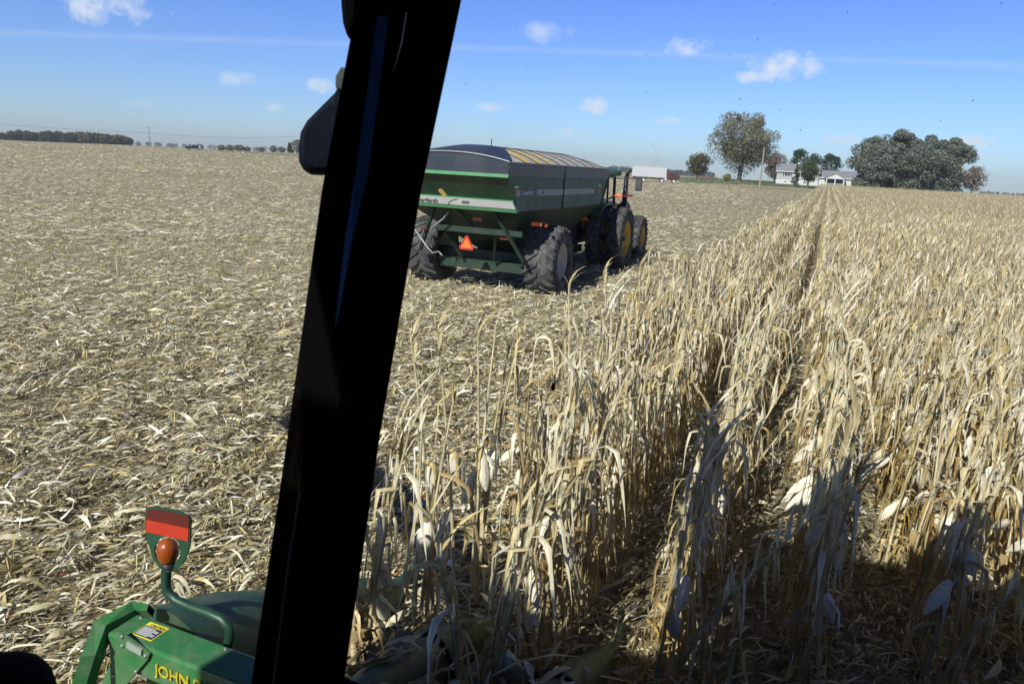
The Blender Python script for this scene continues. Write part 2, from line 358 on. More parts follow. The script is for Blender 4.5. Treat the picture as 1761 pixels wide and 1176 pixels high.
sheet('farm_lane', [dirxy(1060, 207), dirxy(1172, 203), dirxy(1172, 222), dirxy(1060, 226)], M['lane'], .06, 10)

# ------------------------------------------------------------------ crop litter
rng = np.random.default_rng(11)
PAL = np.array([[.62, .575, .39], [.52, .465, .28], [.36, .30, .155], [.72, .68, .50], [.24, .19, .09], [.58, .49, .21], [.86, .84, .72], [.12, .095, .05]])
WF = [3.4, 2.6, 1.8, 3.0, .9, 1.2, 1.8, .4]
def pal(n, w): return PAL[rng.choice(len(PAL), n, p=np.array(w) / sum(w))] * rng.uniform(.8, 1.15, (n, 1))
def litter_arrays(x, y, Ls, Ws, lift, cols, seg=3, curl=1.0):
    n = len(x); yaw = rng.uniform(0, 2 * np.pi, n); yaw = np.where(rng.random(n) < .62, rng.normal(1.15, .5, n), yaw)
    bend = rng.normal(0, .13, n) * curl; arch = rng.uniform(-.1, .35, n) * Ls * .45 * curl; tilt = rng.normal(0, .2, n) * Ls * (1 + 1.5 * (rng.random(n) < .15)); roll0 = rng.normal(0, .7, n); rtw = rng.normal(0, .9, n) * curl
    V = np.zeros((n, seg + 1, 2, 3)); z0 = TZ(x, y) + lift
    for k in range(seg + 1):
        s = k / seg - .5; a = yaw + bend * s * 2
        cx_, cy_ = x + np.cos(yaw) * Ls * s - np.sin(yaw) * bend * Ls * s * s, y + np.sin(yaw) * Ls * s + np.cos(yaw) * bend * Ls * s * s
        cz = z0 + arch * (1 - 4 * s * s) + tilt * s
        w = Ws * (1 - .75 * abs(2 * s) ** 1.6) / 2; rl = roll0 + rtw * s
        sx, sy, sz = -np.sin(a) * np.cos(rl), np.cos(a) * np.cos(rl), np.sin(rl)
        for m_, sg in ((0, -1), (1, 1)):
            V[:, k, m_, 0] = cx_ + sg * w * sx; V[:, k, m_, 1] = cy_ + sg * w * sy; V[:, k, m_, 2] = np.maximum(cz + sg * w * sz, z0 - lift - .01)
    V = V.reshape(-1, 3); base = (np.arange(n) * (seg + 1) * 2)[:, None, None]; qk = np.array([[2 * k, 2 * k + 1, 2 * k + 3, 2 * k + 2] for k in range(seg)])[None]
    return V, (base + qk).reshape(-1, 4), np.repeat(cols, (seg + 1) * 2, 0)
def join(parts):
    Vs, Qs, Cs, o = [], [], [], 0
    for V, Q, C_ in parts: Vs.append(V); Qs.append(Q + o); Cs.append(C_); o += len(V)
    return np.concatenate(Vs), np.concatenate(Qs), np.concatenate(Cs)
def sector(n, r0, r1, a0, a1, power=1.0):
    r = r0 + (r1 - r0) * rng.random(n) ** power; a = np.radians(rng.uniform(a0, a1, n)); x, y = r * np.sin(a), r * np.cos(a)
    dens = .62 + .38 * np.sin(x * 8.27 + .9 * np.sin(y * .7)) * .6 + .3 * np.sin(x * 1.7 + y * 2.3) * np.sin(y * 1.3 - x * .8)     # swaths and bare patches
    dens = np.where(x > -2.3, np.where((x > -.48) & (x < .12), .16, .34), dens + .12)      # thin cover under the standing corn
    k = rng.random(n) < dens; return x[k], y[k]
parts = []
WL = [3.0, 2.6, 2.6, 2.0, 2.4, 1.3, 1.2, 2.2]
x, y = sector(190000, 3.2, 15, -64, 22, .8); n = len(x)
parts.append(litter_arrays(x, y, rng.gamma(2.0, .042, n) + .03, rng.uniform(.004, .024, n), rng.uniform(.0, .10, n), pal(n, WL)))
x, y = sector(2600, 3.5, 16, -64, 20, .8); n = len(x)      # whole husks and leaf sheaths
parts.append(litter_arrays(x, y, rng.uniform(.16, .38, n), rng.uniform(.022, .05, n), rng.uniform(.05, .12, n), pal(n, [4, 2, .8, 4, .4, 3, 1.5, 0]), 6, 1.9))
x, y = sector(130000, 13, 80, -62, 16, 1.5); n = len(x)
parts.append(litter_arrays(x, y, rng.gamma(2.5, .055, n) + .06, rng.uniform(.012, .036, n), rng.uniform(.01, .1, n), pal(n, WF), 2))
x, y = sector(130000, 28, 190, -60, 0, 1.15); n = len(x)
parts.append(litter_arrays(x, y, rng.uniform(.2, .5, n), rng.uniform(.04, .10, n), rng.uniform(.02, .12, n), pal(n, WF), 1))
x, y = sector(80000, 90, 330, -60, -5, 1.0); n = len(x)
parts.append(litter_arrays(x, y, rng.uniform(.35, .8, n), rng.uniform(.08, .18, n), rng.uniform(.03, .15, n), pal(n, WF), 1))
# heaped clumps, and cut stubs standing in the old rows
cx0, cy0 = sector(900, 3.5, 16, -62, -12, .8); n = len(cx0) * 16; x = np.repeat(cx0, 16) + rng.normal(0, .07, n); y = np.repeat(cy0, 16) + rng.normal(0, .07, n)
parts.append(litter_arrays(x, y, rng.uniform(.08, .3, n), rng.uniform(.008, .03, n), rng.uniform(.05, .16, n), pal(n, WL), 3, 1.5))
sx, sy = sector(6000, 4, 30, -60, -8, .9); sx = np.round((sx + .53) / .76) * .76 - .53 + rng.normal(0, .03, len(sx)); ok = sx < -2.7; sx, sy = sx[ok], sy[ok]; n = len(sx); hh = rng.uniform(.06, .2, n); tx, ty = rng.normal(0, .06, n), rng.normal(.03, .06, n); V = []
zb = TZ(sx, sy)
for dx, dy in ((.011, 0), (0, .011)): V.append(np.stack([np.stack([sx - dx, sy - dy, zb], 1), np.stack([sx + dx, sy + dy, zb], 1), np.stack([sx + dx + tx, sy + dy + ty, zb + hh], 1), np.stack([sx - dx + tx, sy - dy + ty, zb + hh], 1)], 1))
V = np.concatenate(V).reshape(-1, 3); parts.append((V, np.arange(len(V)).reshape(-1, 4), np.repeat(pal(2 * n, [1, 2, 2, .5, 1, 2, 0, 0]), 4, 0)))
# red bits of broken cob
x, y = sector(420, 4, 14, -60, 5); n = len(x)
parts.append(litter_arrays(x, y, rng.uniform(.04, .10, n), rng.uniform(.015, .03, n), rng.uniform(.06, .1, n), np.tile([[.34, .06, .045]], (n, 1)), 2))
n = 1300; x = rng.uniform(-2.3, 2.5, n); y = rng.uniform(2.25, 3.7, n); hgt = np.where(y < 3.1, .48, .25) + np.where(np.abs((x + .15 + 3.04) % .76 - 0) < .12, .12, 0)
parts.append(litter_arrays(x, y, rng.gamma(3, .06, n) + .05, rng.uniform(.012, .05, n), hgt + rng.uniform(-.15, .2, n), pal(n, WL), 4, 2.2))
V, Q, C_ = join(parts); lit = np_mesh('crop_litter', V, Q, M['litter'], C_); tag(lit, 'chopped pale husks, leaves and stalks covering the harvested field', 'crop litter', kind='stuff')

# ------------------------------------------------------------------ corn plants
def leaf_arr(r, base, az, L, Wd, e0, e1, tb, seg=7, across=2, tw=.8, wind=.0, col=(.5, .4, .25)):
    P = np.array(base, float); V = []; a = az; tws = r.normal(0, tw); side_w = r.normal(0, .9)
    for k in range(seg + 1):
        s = k / seg; u = min(1, s / tb); u = u * u * (3 - 2 * u); el = e0 + (e1 - e0) * u + r.normal(0, .07)
        T = np.array([math.cos(el) * math.cos(a), math.cos(el) * math.sin(a), math.sin(el)]); S = np.array([-math.sin(a), math.cos(a), 0.0]); N = np.cross(T, S)
        rl = tws * s + side_w * .4; S2 = S * math.cos(rl) + N * math.sin(rl); N2 = np.cross(T, S2)
        w = Wd * (min(1, .5 + s * 4) * (1 - s) ** .8 + .05) * (1 + .25 * math.sin(s * 17 + az * 5)) / 2
        if across == 2: V += [P - S2 * w, P + N2 * w * .55, P + S2 * w]
        else: V += [P - S2 * w, P + S2 * w]
        P = P + T * L / seg + np.array([wind, wind * .35, 0]) * L / seg; a += r.normal(0, .26)
    m = across + 1; Q = [[k * m + j, k * m + j + 1, (k + 1) * m + j + 1, (k + 1) * m + j] for k in range(seg) for j in range(across)]
    V = np.array(V); C = np.tile([col], (len(V), 1)) * (1 + .10 * r.normal(size=(seg + 1, 1, 1)) + np.array([.10, -.10, .06] if across == 2 else [.05, -.05])[None, :, None] + .05 * r.normal(size=(seg + 1, m, 1))).reshape(-1, 1)
    return V, np.array(Q), np.clip(C, .02, .95)
def tube_arr(pts, rad, n, col):
    V = []
    for i, p in enumerate(pts):
        for j in range(n): q = 2 * math.pi * j / n; V.append((p[0] + math.cos(q) * rad[i], p[1] + math.sin(q) * rad[i], p[2]))
    Q = [[i * n + j, i * n + (j + 1) % n, (i + 1) * n + (j + 1) % n, (i + 1) * n + j] for i in range(len(pts) - 1) for j in range(n)]
    k = np.repeat([.68 if (n == 6 and i % 2) else 1.05 for i in range(len(pts))], n)[:, None]
    return np.array(V), np.array(Q), np.tile([col], (len(V), 1)) * k
def ear_arr(r, base, az, tiltdown, L, Rr, n, rings, col):
    el = -tiltdown; T = np.array([math.cos(el) * math.cos(az), math.cos(el) * math.sin(az), math.sin(el)]); S = np.array([-math.sin(az), math.cos(az), 0.0]); N = np.cross(T, S); V = []
    for i in range(rings + 1):
        s = i / rings; rad = Rr * max(.10, math.sin(math.pi * min(1, .10 + s * .88)) ** .75)
        for j in range(n):
            q = 2 * math.pi * j / n; f = 1 + .10 * math.cos(q * 3 + s * 2.2) + r.normal(0, .03); V.append(np.array(base) + T * L * s + (S * math.cos(q) + N * math.sin(q)) * rad * f)
    Q = [[i * n + j, i * n + (j + 1) % n, (i + 1) * n + (j + 1) % n, (i + 1) * n + j] for i in range(rings) for j in range(n)]
    return np.array(V), np.array(Q), np.tile([col], (len(V), 1)) * np.repeat(1 - .22 * (np.arange(n) % 3 == 1), 1)[np.arange(len(V)) % n][:, None], T
LC = [(.60, .54, .35), (.50, .42, .23), (.68, .63, .45), (.36, .27, .12), (.54, .43, .19), (.74, .70, .56), (.56, .50, .31)]
def plant(seed, lod, bare=False):
    r = np.random.default_rng(seed); H = r.uniform(1.45, 1.95) * (1.12 if bare else 1); lean = r.normal(0, .06 if r.random() < .75 else .2, 2) + np.array([.05, .02]); top = H * r.uniform(.9, 1.0)
    def sp(h): f = (h / H) ** 1.6; return np.array([lean[0] * f * H, lean[1] * f * H, h])
    nseg = {0: 9, 1: 4, 2: 1}[lod]; nn = {0: 6, 1: 3, 2: 3}[lod]; scol = np.array([.56, .49, .30]) * r.uniform(.8, 1.15)
    hs = np.linspace(-.03, top, nseg + 1); rad = [(.0135 - .009 * (h / H)) * (1.0 if lod < 2 else 2.2) * (1.25 if (lod == 0 and i % 2) else 1) for i, h in enumerate(hs)]
    st = [tube_arr([sp(max(h, 0)) * np.array([1, 1, 0]) + np.array([0, 0, h]) for h in hs], rad, nn, scol)]
    lf = []; nl = {0: 22, 1: 14, 2: 7}[lod]; seg = {0: 7, 1: 3, 2: 1}[lod]
    if bare: nl = 5 if lod == 0 else 4
    a0 = r.uniform(0, 6.28)
    for i in range(nl):
        f = (i + .6) / nl if not bare else r.choice([.35, .5, .62, .8, .97]); h = H * (.16 + .80 * f); az = a0 + math.pi * i + r.normal(0, .6); c = np.array(LC[r.integers(len(LC))]) * r.uniform(.85, 1.15)
        upper = f > .80; L = r.uniform(.25, .65) * (1.0 if lod < 2 else 1.1); Wd = r.uniform(.010, .044) * (1 if lod == 0 else 1.15 if lod == 1 else 1.9)
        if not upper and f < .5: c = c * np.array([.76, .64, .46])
        if upper and r.random() < .55:
            e0, e1, tb = r.uniform(1.1, 1.5), r.uniform(-.2, 1.2), r.uniform(.7, 1.3); az = r.normal(.3, 1.5); wd = .12; L *= .75
        else: e0, e1, tb, wd = r.uniform(-.4, 1.2), r.uniform(-1.57, -1.3), r.uniform(.08, .40), .03
        if lod == 2: e1 = max(e1, -1.2); e0 = .1 if not upper else .8
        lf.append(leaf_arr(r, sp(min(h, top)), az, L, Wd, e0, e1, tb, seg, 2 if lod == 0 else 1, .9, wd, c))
        if lod == 0 and r.random() < .8:     # leaf sheath clasping the stalk
            lf.append(leaf_arr(r, sp(max(.02, h - .14)), az, .18, .045, 1.5, 1.4, 1, 2, 2, .3, 0, c * .95))
    if lod == 0:                              # shreds and the broken tassel
        for k in range(3): lf.append(leaf_arr(r, sp(top), r.uniform(0, 6.28), r.uniform(.1, .26), .012, r.uniform(.5, 1.5), r.uniform(-.6, 1), 1, 3, 1, .3, .2, np.array(LC[0])))
        for k in range(3): lf.append(leaf_arr(r, sp(H * r.uniform(.03, .35)), r.uniform(0, 6.28), r.uniform(.25, .5), r.uniform(.03, .06), .3, -1.45, .3, 4, 1, 1.0, 0, np.array(LC[r.integers(3, 5)])))
    er = []
    if lod < 2 and not (bare and r.random() < .3) and r.random() < .8:
        h = H * r.uniform(.42, .56); az = r.uniform(0, 6.28); b = sp(h) + np.array([math.cos(az), math.sin(az), 0]) * .03; hc = np.array([.76, .71, .55]) * r.uniform(.85, 1.12)
        V, Q, C, T = ear_arr(r, b, az, r.uniform(.7, 1.45), r.uniform(.2, .28), r.uniform(.036, .048), 12 if lod == 0 else 4, 7 if lod == 0 else 3, hc); er.append((V, Q, C))
        if lod == 0:
            for k in range(2): er.append(leaf_arr(r, b + T * .02, az + r.normal(0, .7), r.uniform(.16, .26), r.uniform(.025, .045), -.6, -1.45, .5, 4, 2, .5, 0, hc * .94))
    return st, lf, er
def join_p(p): return join([q for grp in p for q in grp])
POS = []
for k in range(-2, 110):
    xr = -0.53 + .76 * k
    yy = (2.7 if k < 0 else 3.6 if k == 0 else 4.5) + rng.random() * .3
    while yy < 262:
        xm = .30 * yy + 4.2
        st = .145 if yy < 60 else .2 if yy < 130 else .3
        if xr < xm and rng.random() > (.05 if k > -2 else .30 if yy < 9 else .06): POS.append((xr + rng.normal(0, .03 if k in (0, 1) else .06), yy + rng.normal(0, .035), k))
        yy += st
POS = np.array(POS)
# clear of the snouts of the corn head
near = POS[:, 1] < 12
def px_of(P):
    v = P - EYE; z = v @ _f; return CX + F * (v @ _r) / z, CY - F * (v @ _u) / z, z
infr = []
for i in np.where(near)[0]:
    b = px_of(np.array([POS[i, 0], POS[i, 1], .1])); tpt = px_of(np.array([POS[i, 0] + .1, POS[i, 1], 1.9])); m_ = px_of(np.array([POS[i, 0], POS[i, 1], 1.1]))
    ok = any(-20 < q[0] < PW + 20 and -20 < q[1] < PH + 20 and q[2] > .3 for q in (b, tpt, m_)); infr.append((math.hypot(POS[i, 0], POS[i, 1]) if ok else 1e9, i))
infr.sort(); ind = [i for d, i in infr if d < 1e8][:300]; ind_set = set(int(i) for i in ind)
VAR = [plant(100 + i, 0) for i in range(14)]; VARB = [plant(300 + i, 0, True) for i in range(6)]
MESH = {}
def var_mesh(key, grp, nm, mt):
    if (key, nm) not in MESH:
        if not grp: MESH[(key, nm)] = None
        else:
            V, Q, C = join(grp); o = np_mesh(nm, V, Q, M[mt], C, smooth=(nm != 'leaves')); MESH[(key, nm)] = o.data; bpy.data.objects.remove(o)
    return MESH[(key, nm)]
ROWN = {-2: 'outermost left row', -1: 'second row from left', 0: 'row left of dark gap', 1: 'row right of dark gap', 2: 'second row right of gap', 3: 'third row right of gap'}
def nth(n): return f"{n}{'th' if 10 <= n % 100 <= 20 else {1: 'st', 2: 'nd', 3: 'rd'}.get(n % 10, 'th')}"
RANK = {}
for k in set(POS[:, 2]):
    idx = np.where(POS[:, 2] == k)[0]
    for q_, j in enumerate(idx[np.argsort(POS[idx, 1])]): RANK[int(j)] = q_ + 1
for i in ind:
    x, y, k = POS[i]; k = int(k); bare = (k <= -2 and rng.random() < .6) or rng.random() < .06
    vi = int(rng.integers(6 if bare else 14)); key = ('b' if bare else 'f', vi); st, lf, er = (VARB if bare else VAR)[vi]
    look = 'tall nearly bare corn stalk' if bare else 'dry corn plant' + (' with pale ear' if er else '')
    row = ROWN.get(k, f'{nth(k)} row right of gap')
    root = empty('corn_plant', (x, y, tz(x, y)), rng.uniform(-.9, .9), f'{look}, {nth(RANK[int(i)])} from corn head, {row}', 'corn plant', 'standing corn plants near the combine')
    s_ = rng.uniform(.92, 1.06) if not bare else rng.uniform(1.0, 1.1); root.scale = (s_, s_, s_)
    for grp, nm, mt in ((st, 'stalk', 'stalk'), (lf, 'leaves', 'leaf'), (er, 'husk', 'husk')):
        me = var_mesh(key, grp, nm, mt)
        if me is None: continue
        o = bpy.data.objects.new(nm, me); COL.objects.link(o); o.parent = root
def scatter(P, variants, jit=.6, smin=.88, smax=1.08):
    parts = []; vi = rng.integers(len(variants), size=len(P))
    for k, (V, Q, C) in enumerate(variants):
        S = P[vi == k]; n = len(S)
        if n == 0: continue
        a = rng.uniform(-jit, jit, n); sc = rng.uniform(smin, smax, n); ca, sa = np.cos(a) * sc, np.sin(a) * sc
        VV = np.empty((n, len(V), 3)); VV[:, :, 0] = ca[:, None] * V[None, :, 0] - sa[:, None] * V[None, :, 1] + S[:, 0, None]
        VV[:, :, 1] = sa[:, None] * V[None, :, 0] + ca[:, None] * V[None, :, 1] + S[:, 1, None]; VV[:, :, 2] = V[None, :, 2] * sc[:, None] + TZ(S[:, 0], S[:, 1])[:, None]
        QQ = (Q[None] + (np.arange(n) * len(V))[:, None, None]).reshape(-1, 4); CC = (C[None] * rng.uniform(.85, 1.12, (n, 1, 1))).reshape(-1, 3)
        parts.append((VV.reshape(-1, 3), QQ, CC))
    return parts
rest = np.array([i for i in range(len(POS)) if i not in ind_set]); PR = POS[rest]
L0 = [join_p(v) for v in VAR[:8]]; L1 = [join_p(plant(500 + i, 1)) for i in range(16)]; L2 = [join_p(plant(700 + i, 2)) for i in range(24)]
ps = scatter(PR[PR[:, 1] < 13], L0) + scatter(PR[(PR[:, 1] >= 13) & (PR[:, 1] < 48)], L1) + scatter(PR[PR[:, 1] >= 48], L2, smin=.85, smax=1.0)
V, Q, C_ = join(ps); corn = np_mesh('standing_corn', V, Q, M['leaf'], C_); tag(corn, 'mass of dry unharvested corn stretching away to the farmhouse', 'corn field', kind='stuff')


# ------------------------------------------------------------------ wheels
def tyre(mb, cx, cy, cz, rad, w, rimr, lugs=22, lug_h=.065, side=1):
    h = w / 2; pr = [(-h * .82, rimr), (-h, rimr + .05), (-h * 1.0, rad * .82), (-h * .86, rad - .03), (-h * .5, rad - .005), (0, rad), (h * .5, rad - .005), (h * .86, rad - .03), (h, rad * .82), (h, rimr + .05), (h * .82, rimr)]
    mb.lathe(pr, (cx, cy, cz), 'x', 48)
    for i in range(lugs):
        for sg in (-1, 1):
            a0 = 2 * math.pi * (i + (0 if sg < 0 else .5)) / lugs; vs = []
            for (ax, da, hh) in ((.02, 0, lug_h), (.55, .45, lug_h), (.98, .8, lug_h * .9), (1.02, .95, -.08)):
                for dt in (-.065, .065):
                    for top in (0, 1):
                        q = a0 + (da * 2 * math.pi / lugs * 1.2) + dt * 1.6 / (rad * 1.0) * .35; rr = (rad - .02 if ax < .9 else rad * .93 if ax > 1 else rad - .06) + (hh if top else -.02)
                        vs.append((cx + sg * h * ax * 1.01, cy + rr * math.cos(q), cz + rr * math.sin(q)))
            fs = []
            for k in range(3):
                b = k * 4; fs += [(b + 1, b + 3, b + 7, b + 5), (b, b + 1, b + 5, b + 4), (b + 2, b + 6, b + 7, b + 3)]
            fs += [(0, 2, 3, 1), (12, 13, 15, 14)]; mb.add(vs, fs)
    return mb
def rim(mb, cx, cy, cz, rr, w, out, dish=.12, bolts=8):
    # out = +1 if the outside faces +x
    h = w / 2 * out
    mb.lathe([(h, rr + .015), (h * .94, rr), (h * .6, rr - .05), (h * .6 - dish * out, rr - .07), (h * .25, rr * .55), (h * .25, rr * .25), (h * .42, rr * .22), (h * .42, .001)], (cx, cy, cz), 'x', 40)
    for i in range(bolts):
        a = 2 * math.pi * i / bolts; mb.lathe([(h * .25, .02), (h * .25 + .04 * out, .02), (h * .25 + .04 * out, .001)], (cx, cy + rr * .38 * math.cos(a), cz + rr * .38 * math.sin(a)), 'x', 6)
    mb.lathe([(-h, rr + .01), (-h * .5, rr - .03), (h * .2, rr - .06), (h * .2, .001)], (cx, cy, cz), 'x', 32)
    return mb
def wheel(parent, cx, cy, cz, rad, w, rimr, rm, out, lugs=22):
    tm = MB(); tyre(tm, cx, cy, cz, rad, w, rimr, lugs); wroot = tm.build('wheel', M['rubber'], parent, fix=True)
    rmb = MB(); rim(rmb, cx, cy, cz, rimr, w * .86, out); rmb.build('rim', rm, wroot); return wroot


def text_obj(name, s, size, origin, xdir, updir, mt, parent, ext=.003, shear=0.0, bold=0.0):
    cu = bpy.data.curves.new(name, 'FONT'); cu.body = s; cu.size = size; cu.extrude = ext; cu.shear = shear; cu.offset = bold
    to = bpy.data.objects.new(name + '_source', cu); COL.objects.link(to); bpy.context.view_layer.update()
    me = bpy.data.meshes.new_from_object(to.evaluated_get(bpy.context.evaluated_depsgraph_get())); bpy.data.objects.remove(to); me.name = name
    xd = Vector(xdir).normalized(); ud = Vector(updir).normalized(); nrm = xd.cross(ud); off = ORG.get(parent.name) or Vector((0, 0, 0))
    mt4 = Matrix((xd, ud, nrm)).transposed().to_4x4(); mt4.translation = Vector(origin) - off; me.transform(mt4)
    me.materials.clear(); me.materials.append(mt); o = bpy.data.objects.new(name, me); COL.objects.link(o); o.parent = parent; ORG[o.name] = ORG.get(parent.name); return o


# ------------------------------------------------------------------ grain cart
XC = -8.05; XL, XR = XC - 1.47, XC + 1.45
cart = empty('grain_cart', (XC, 18.0, 0), 0, 'dark green grain cart with black tarp top and orange triangle, pulled by the tractor', 'grain cart')
YB, YBl, YFl, YF = 15.5, 16.2, 23.15, 23.8; ZB, ZM, ZT_ = 2.12, 2.92, 3.22
m = MB()
# upper walls, then the hopper tapering to the bottom
def ring(x0, x1, y0, y1, z): return [(x0, y0, z), (x1, y0, z), (x1, y1, z), (x0, y1, z)]
loops = [ring(XL, XR, YB, YF, ZM), ring(XL, XR, YBl, YFl, ZB), ring(XC - .55, XC + .55, 18.3, 21.6, .95), ring(XC - .45, XC + .45, 18.6, 21.2, .78)]
vs = [p for l in loops for p in l]; fs = [(k * 4 + i, k * 4 + (i + 1) % 4, k * 4 + 4 + (i + 1) % 4, k * 4 + 4 + i) for k in range(3) for i in range(4)] + [(12, 13, 14, 15)]
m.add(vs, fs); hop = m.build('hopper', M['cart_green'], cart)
# tarp: bows, sections and the sloped rear end
def crown(u, y):
    f = min(1, max(0, (y - YB - .0) / 1.3)); g = min(1, max(0, (YF - y) / 1.3)); pk = (.17 + .19 * f ** .8) * (.25 + .75 * g ** .6)
    return ZT_ + .02 + pk * (1 - abs(u) ** 2.2)
m = MB()  # black upper band
m.poly([(XL - .015, YB - .015, ZM + .045), (XR + .015, YB - .015, ZM + .045)] + [(XC + q * 1.46, YB - .015, crown(abs(q), YB)) for q in np.linspace(1, -1, 15)], (0, .045, 0)); m.box(XL - .015, XR + .015, YF - .03, YF + .015, ZM + .045, ZT_)
m.box(XR - .03, XR + .015, YB + .03, YF - .03, ZM + .002, ZT_); m.box(XL - .015, XL + .03, YB + .03, YF - .03, ZM + .002, ZT_)
m.build('upper_band', M['tarp_black'], cart)
m = MB(); m.box(XL - .04, XR + .03, YB - .035, YB + .01, ZM - .03, ZM + .045, .006)       # rear top flange
m.build('top_flange', M['trim_green'], cart)
m = MB(); m.tube([(XC + q * 1.49, YB - .03, crown(min(1, abs(q)), YB) + .0) for q in np.linspace(-1, 1, 13)], .018, 6); m.tube([(XR + .03, YB - .03, ZT_ + .01), (XR + .03, YF, ZT_ + .01)], .018, 6); m.tube([(XR + .03, YB, ZT_ - .09), (XR + .03, YF, ZT_ - .09)], .01, 6)
m.build('tarp_rail', M['galv'], cart)
m = MB()
for ya, yb in ((YB, 19.38), (19.44, YF)):
    f0, f1 = YBl + .02 if ya == YB else ya, YFl - .02 if yb == YF else yb
    m.poly([(XR + .001, max(ya, YB + .03), ZM), (XR + .001, min(yb, YF - .03), ZM), (XR + .001, f1, ZB + .01), (XR + .001, f0, ZB + .01)], (.002, 0, 0))
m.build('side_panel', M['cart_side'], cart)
# side corner flange and ribs
m = MB()
for xs, sg in ((XR, 1), (XL, -1)):
    m.beam((xs + .01 * sg, YB, ZM), (xs + .01 * sg, YBl, ZB), .05, .06, (0, 1, 0)); m.beam((xs + .01 * sg, YF, ZM), (xs + .01 * sg, YFl, ZB), .05, .06, (0, 1, 0))
    m.box(xs - .002 if sg > 0 else xs - .03, xs + .03 if sg > 0 else xs + .002, 19.38, 19.44, ZB, ZT_ - .02)
m.build('side_rib', M['cart_green'], cart)
# rear white band on the lower lip of the body
def rear(zz, d=0.0): f = (ZM - zz) / (ZM - ZB); return YB + (YBl - YB) * f - d
m = MB(); zb, zt = 2.20, 2.36
lip = [(XL - .01, 15.86, zt), (XR + .0, 15.86, zt), (XR + .06, 16.02, 2.10), (XL - .06, 16.02, 2.10)]
def lerp(a, b, f): return tuple(a[i] * (1 - f) + b[i] * f for i in range(3))
u0, u1, d0, d1 = lip[0], lip[1], lip[3], lip[2]
def lipbox(f0, f1, push): return [(lerp(u0, d0, f0)), lerp(u1, d1, f0), lerp(u1, d1, f1), lerp(u0, d0, f1)]
q1 = lipbox(0, 1, 0); m.poly(q1, (0, .12, .02)); m.build('rear_lip', M['trim_green'], cart)
m = MB(); q2 = [tuple(Vector(p) + Vector((0, -.006, -.002))) for p in lipbox(.02, .66, 0)]; m.poly(q2, (0, .004, .001)); lipw = m.build('rear_stripe', M['white'], cart)
ud = Vector(u0) - Vector(d0)
text_obj('lettering', 'Unverferth', .17, Vector(lerp(u0, d0, .60)) + Vector((.22, -.012, 0)), (1, 0, 0), ud, M['decal_grey'], lipw, shear=.25, bold=.003)
text_obj('lettering', '8250', .10, Vector(lerp(u0, d0, .46)) + Vector((1.62, -.012, 0)), (1, 0, 0), ud, M['decal_grey'], lipw, shear=.25, bold=.002)
m = MB(); m.tube([Vector(lerp(u0, d0, .62)) + Vector((1.25, -.012, 0)), Vector(lerp(u0, d0, .3)) + Vector((1.34, -.012, 0)), Vector(lerp(u0, d0, .08)) + Vector((1.52, -.012, 0))], .007, 5); m.build('swoosh', M['decal_grey'], lipw)
# side stripe with name plate
m = MB(); m.box(XR + .004, XR + .012, 16.02, 19.37, 2.47, 2.62); m.box(XR + .004, XR + .012, 19.45, 22.6, 2.47, 2.62); ss = m.build('side_stripe', mat('dusty_white_stripe', (.34, .34, .33), .6, dirt=DUST, damt=.5), cart)
m = MB(); m.box(XR + .013, XR + .017, 16.30, 17.35, 2.455, 2.63); m.box(XR + .013, XR + .017, 22.3, 22.7, 2.46, 2.63); m.build('plate', M['decal_dark'], ss)
text_obj('lettering', 'Unverferth', .17, (XR + .02, 16.36, 2.50), (0, 1, 0), (0, 0, 1), M['white'], ss, shear=.2)
text_obj('lettering', '8250', .08, (XR + .014, 17.7, 2.52), (0, 1, 0), (0, 0, 1), M['decal_grey'], ss)
m = MB(); m.box(XR + .004, XR + .012, 15.92, 16.16, 2.66, 2.71); m.box(XR + .004, XR + .012, 22.75, 23.0, 2.68, 2.73); m.build('amber_marker', M['yellow'], cart)
m = MB(); m.box(XR + .004, XR + .016, 22.72, 22.95, 2.48, 2.6); m.build('side_reflector', M['darkred'], cart)
# viewing slot showing the grain
a_ = Vector(at_y(753, 326, rear(2.66))); b_ = Vector(at_y(764, 337, rear(2.45)))
m = MB(); m.beam((a_.x, rear(a_.z, .01), a_.z), (b_.x, rear(b_.z, .01), b_.z), .11, .02, (0, 1, 0)); m.build('grain_window', M['grain'], cart)
def tsheet(y0, y1, lift, nu=16, nv=3, ripple=0.0, u0_=-1.0, u1_=1.0):
    mb = MB(); vs = []
    for j in range(nv + 1):
        y = y0 + (y1 - y0) * j / nv
        for i in range(nu + 1):
            u = u0_ + (u1_ - u0_) * i / nu; vs.append((XC + u * 1.46, y, crown(u, y) + lift - ripple * math.sin(math.pi * j / nv) * (1 - abs(u) ** 4)))
    mb.add(vs, [(j * (nu + 1) + i, j * (nu + 1) + i + 1, (j + 1) * (nu + 1) + i + 1, (j + 1) * (nu + 1) + i) for j in range(nv) for i in range(nu)], True); return mb
cap = tsheet(YB, YB + 1.05, .02, nv=8, nu=20)     # the rear cap reaches furthest forward in the middle
cap.v = [(x, YB + (y - YB) / 1.05 * (.12 + 2.3 * (1 - min(1, abs(x - XC) / 1.46)) ** .8), 0) for x, y, z in cap.v]; cap.v = [(x, y, crown((x - XC) / 1.46, y) + .022) for x, y, z in cap.v]
cap.build('tarp_end_cap', M['tarp_black'], cart)
ys = [YB + .15 + k * (YF - YB - .15) / 10 for k in range(11)]
tm = MB(); GRN = MB()
for k in range(10):
    s_ = tsheet(ys[k], ys[k + 1], .0, nv=4, ripple=.05); 
    if k in (1, 2, 3): s_ = tsheet(ys[k] + .42, ys[k + 1], .0, nv=4, ripple=.03); tg_ = tsheet(ys[k] + .02, ys[k] + .42, .004, nv=3, u0_=-.1, u1_=.99); GRN.add(tg_.v, tg_.f, True)
    tm.add(s_.v, s_.f, True)
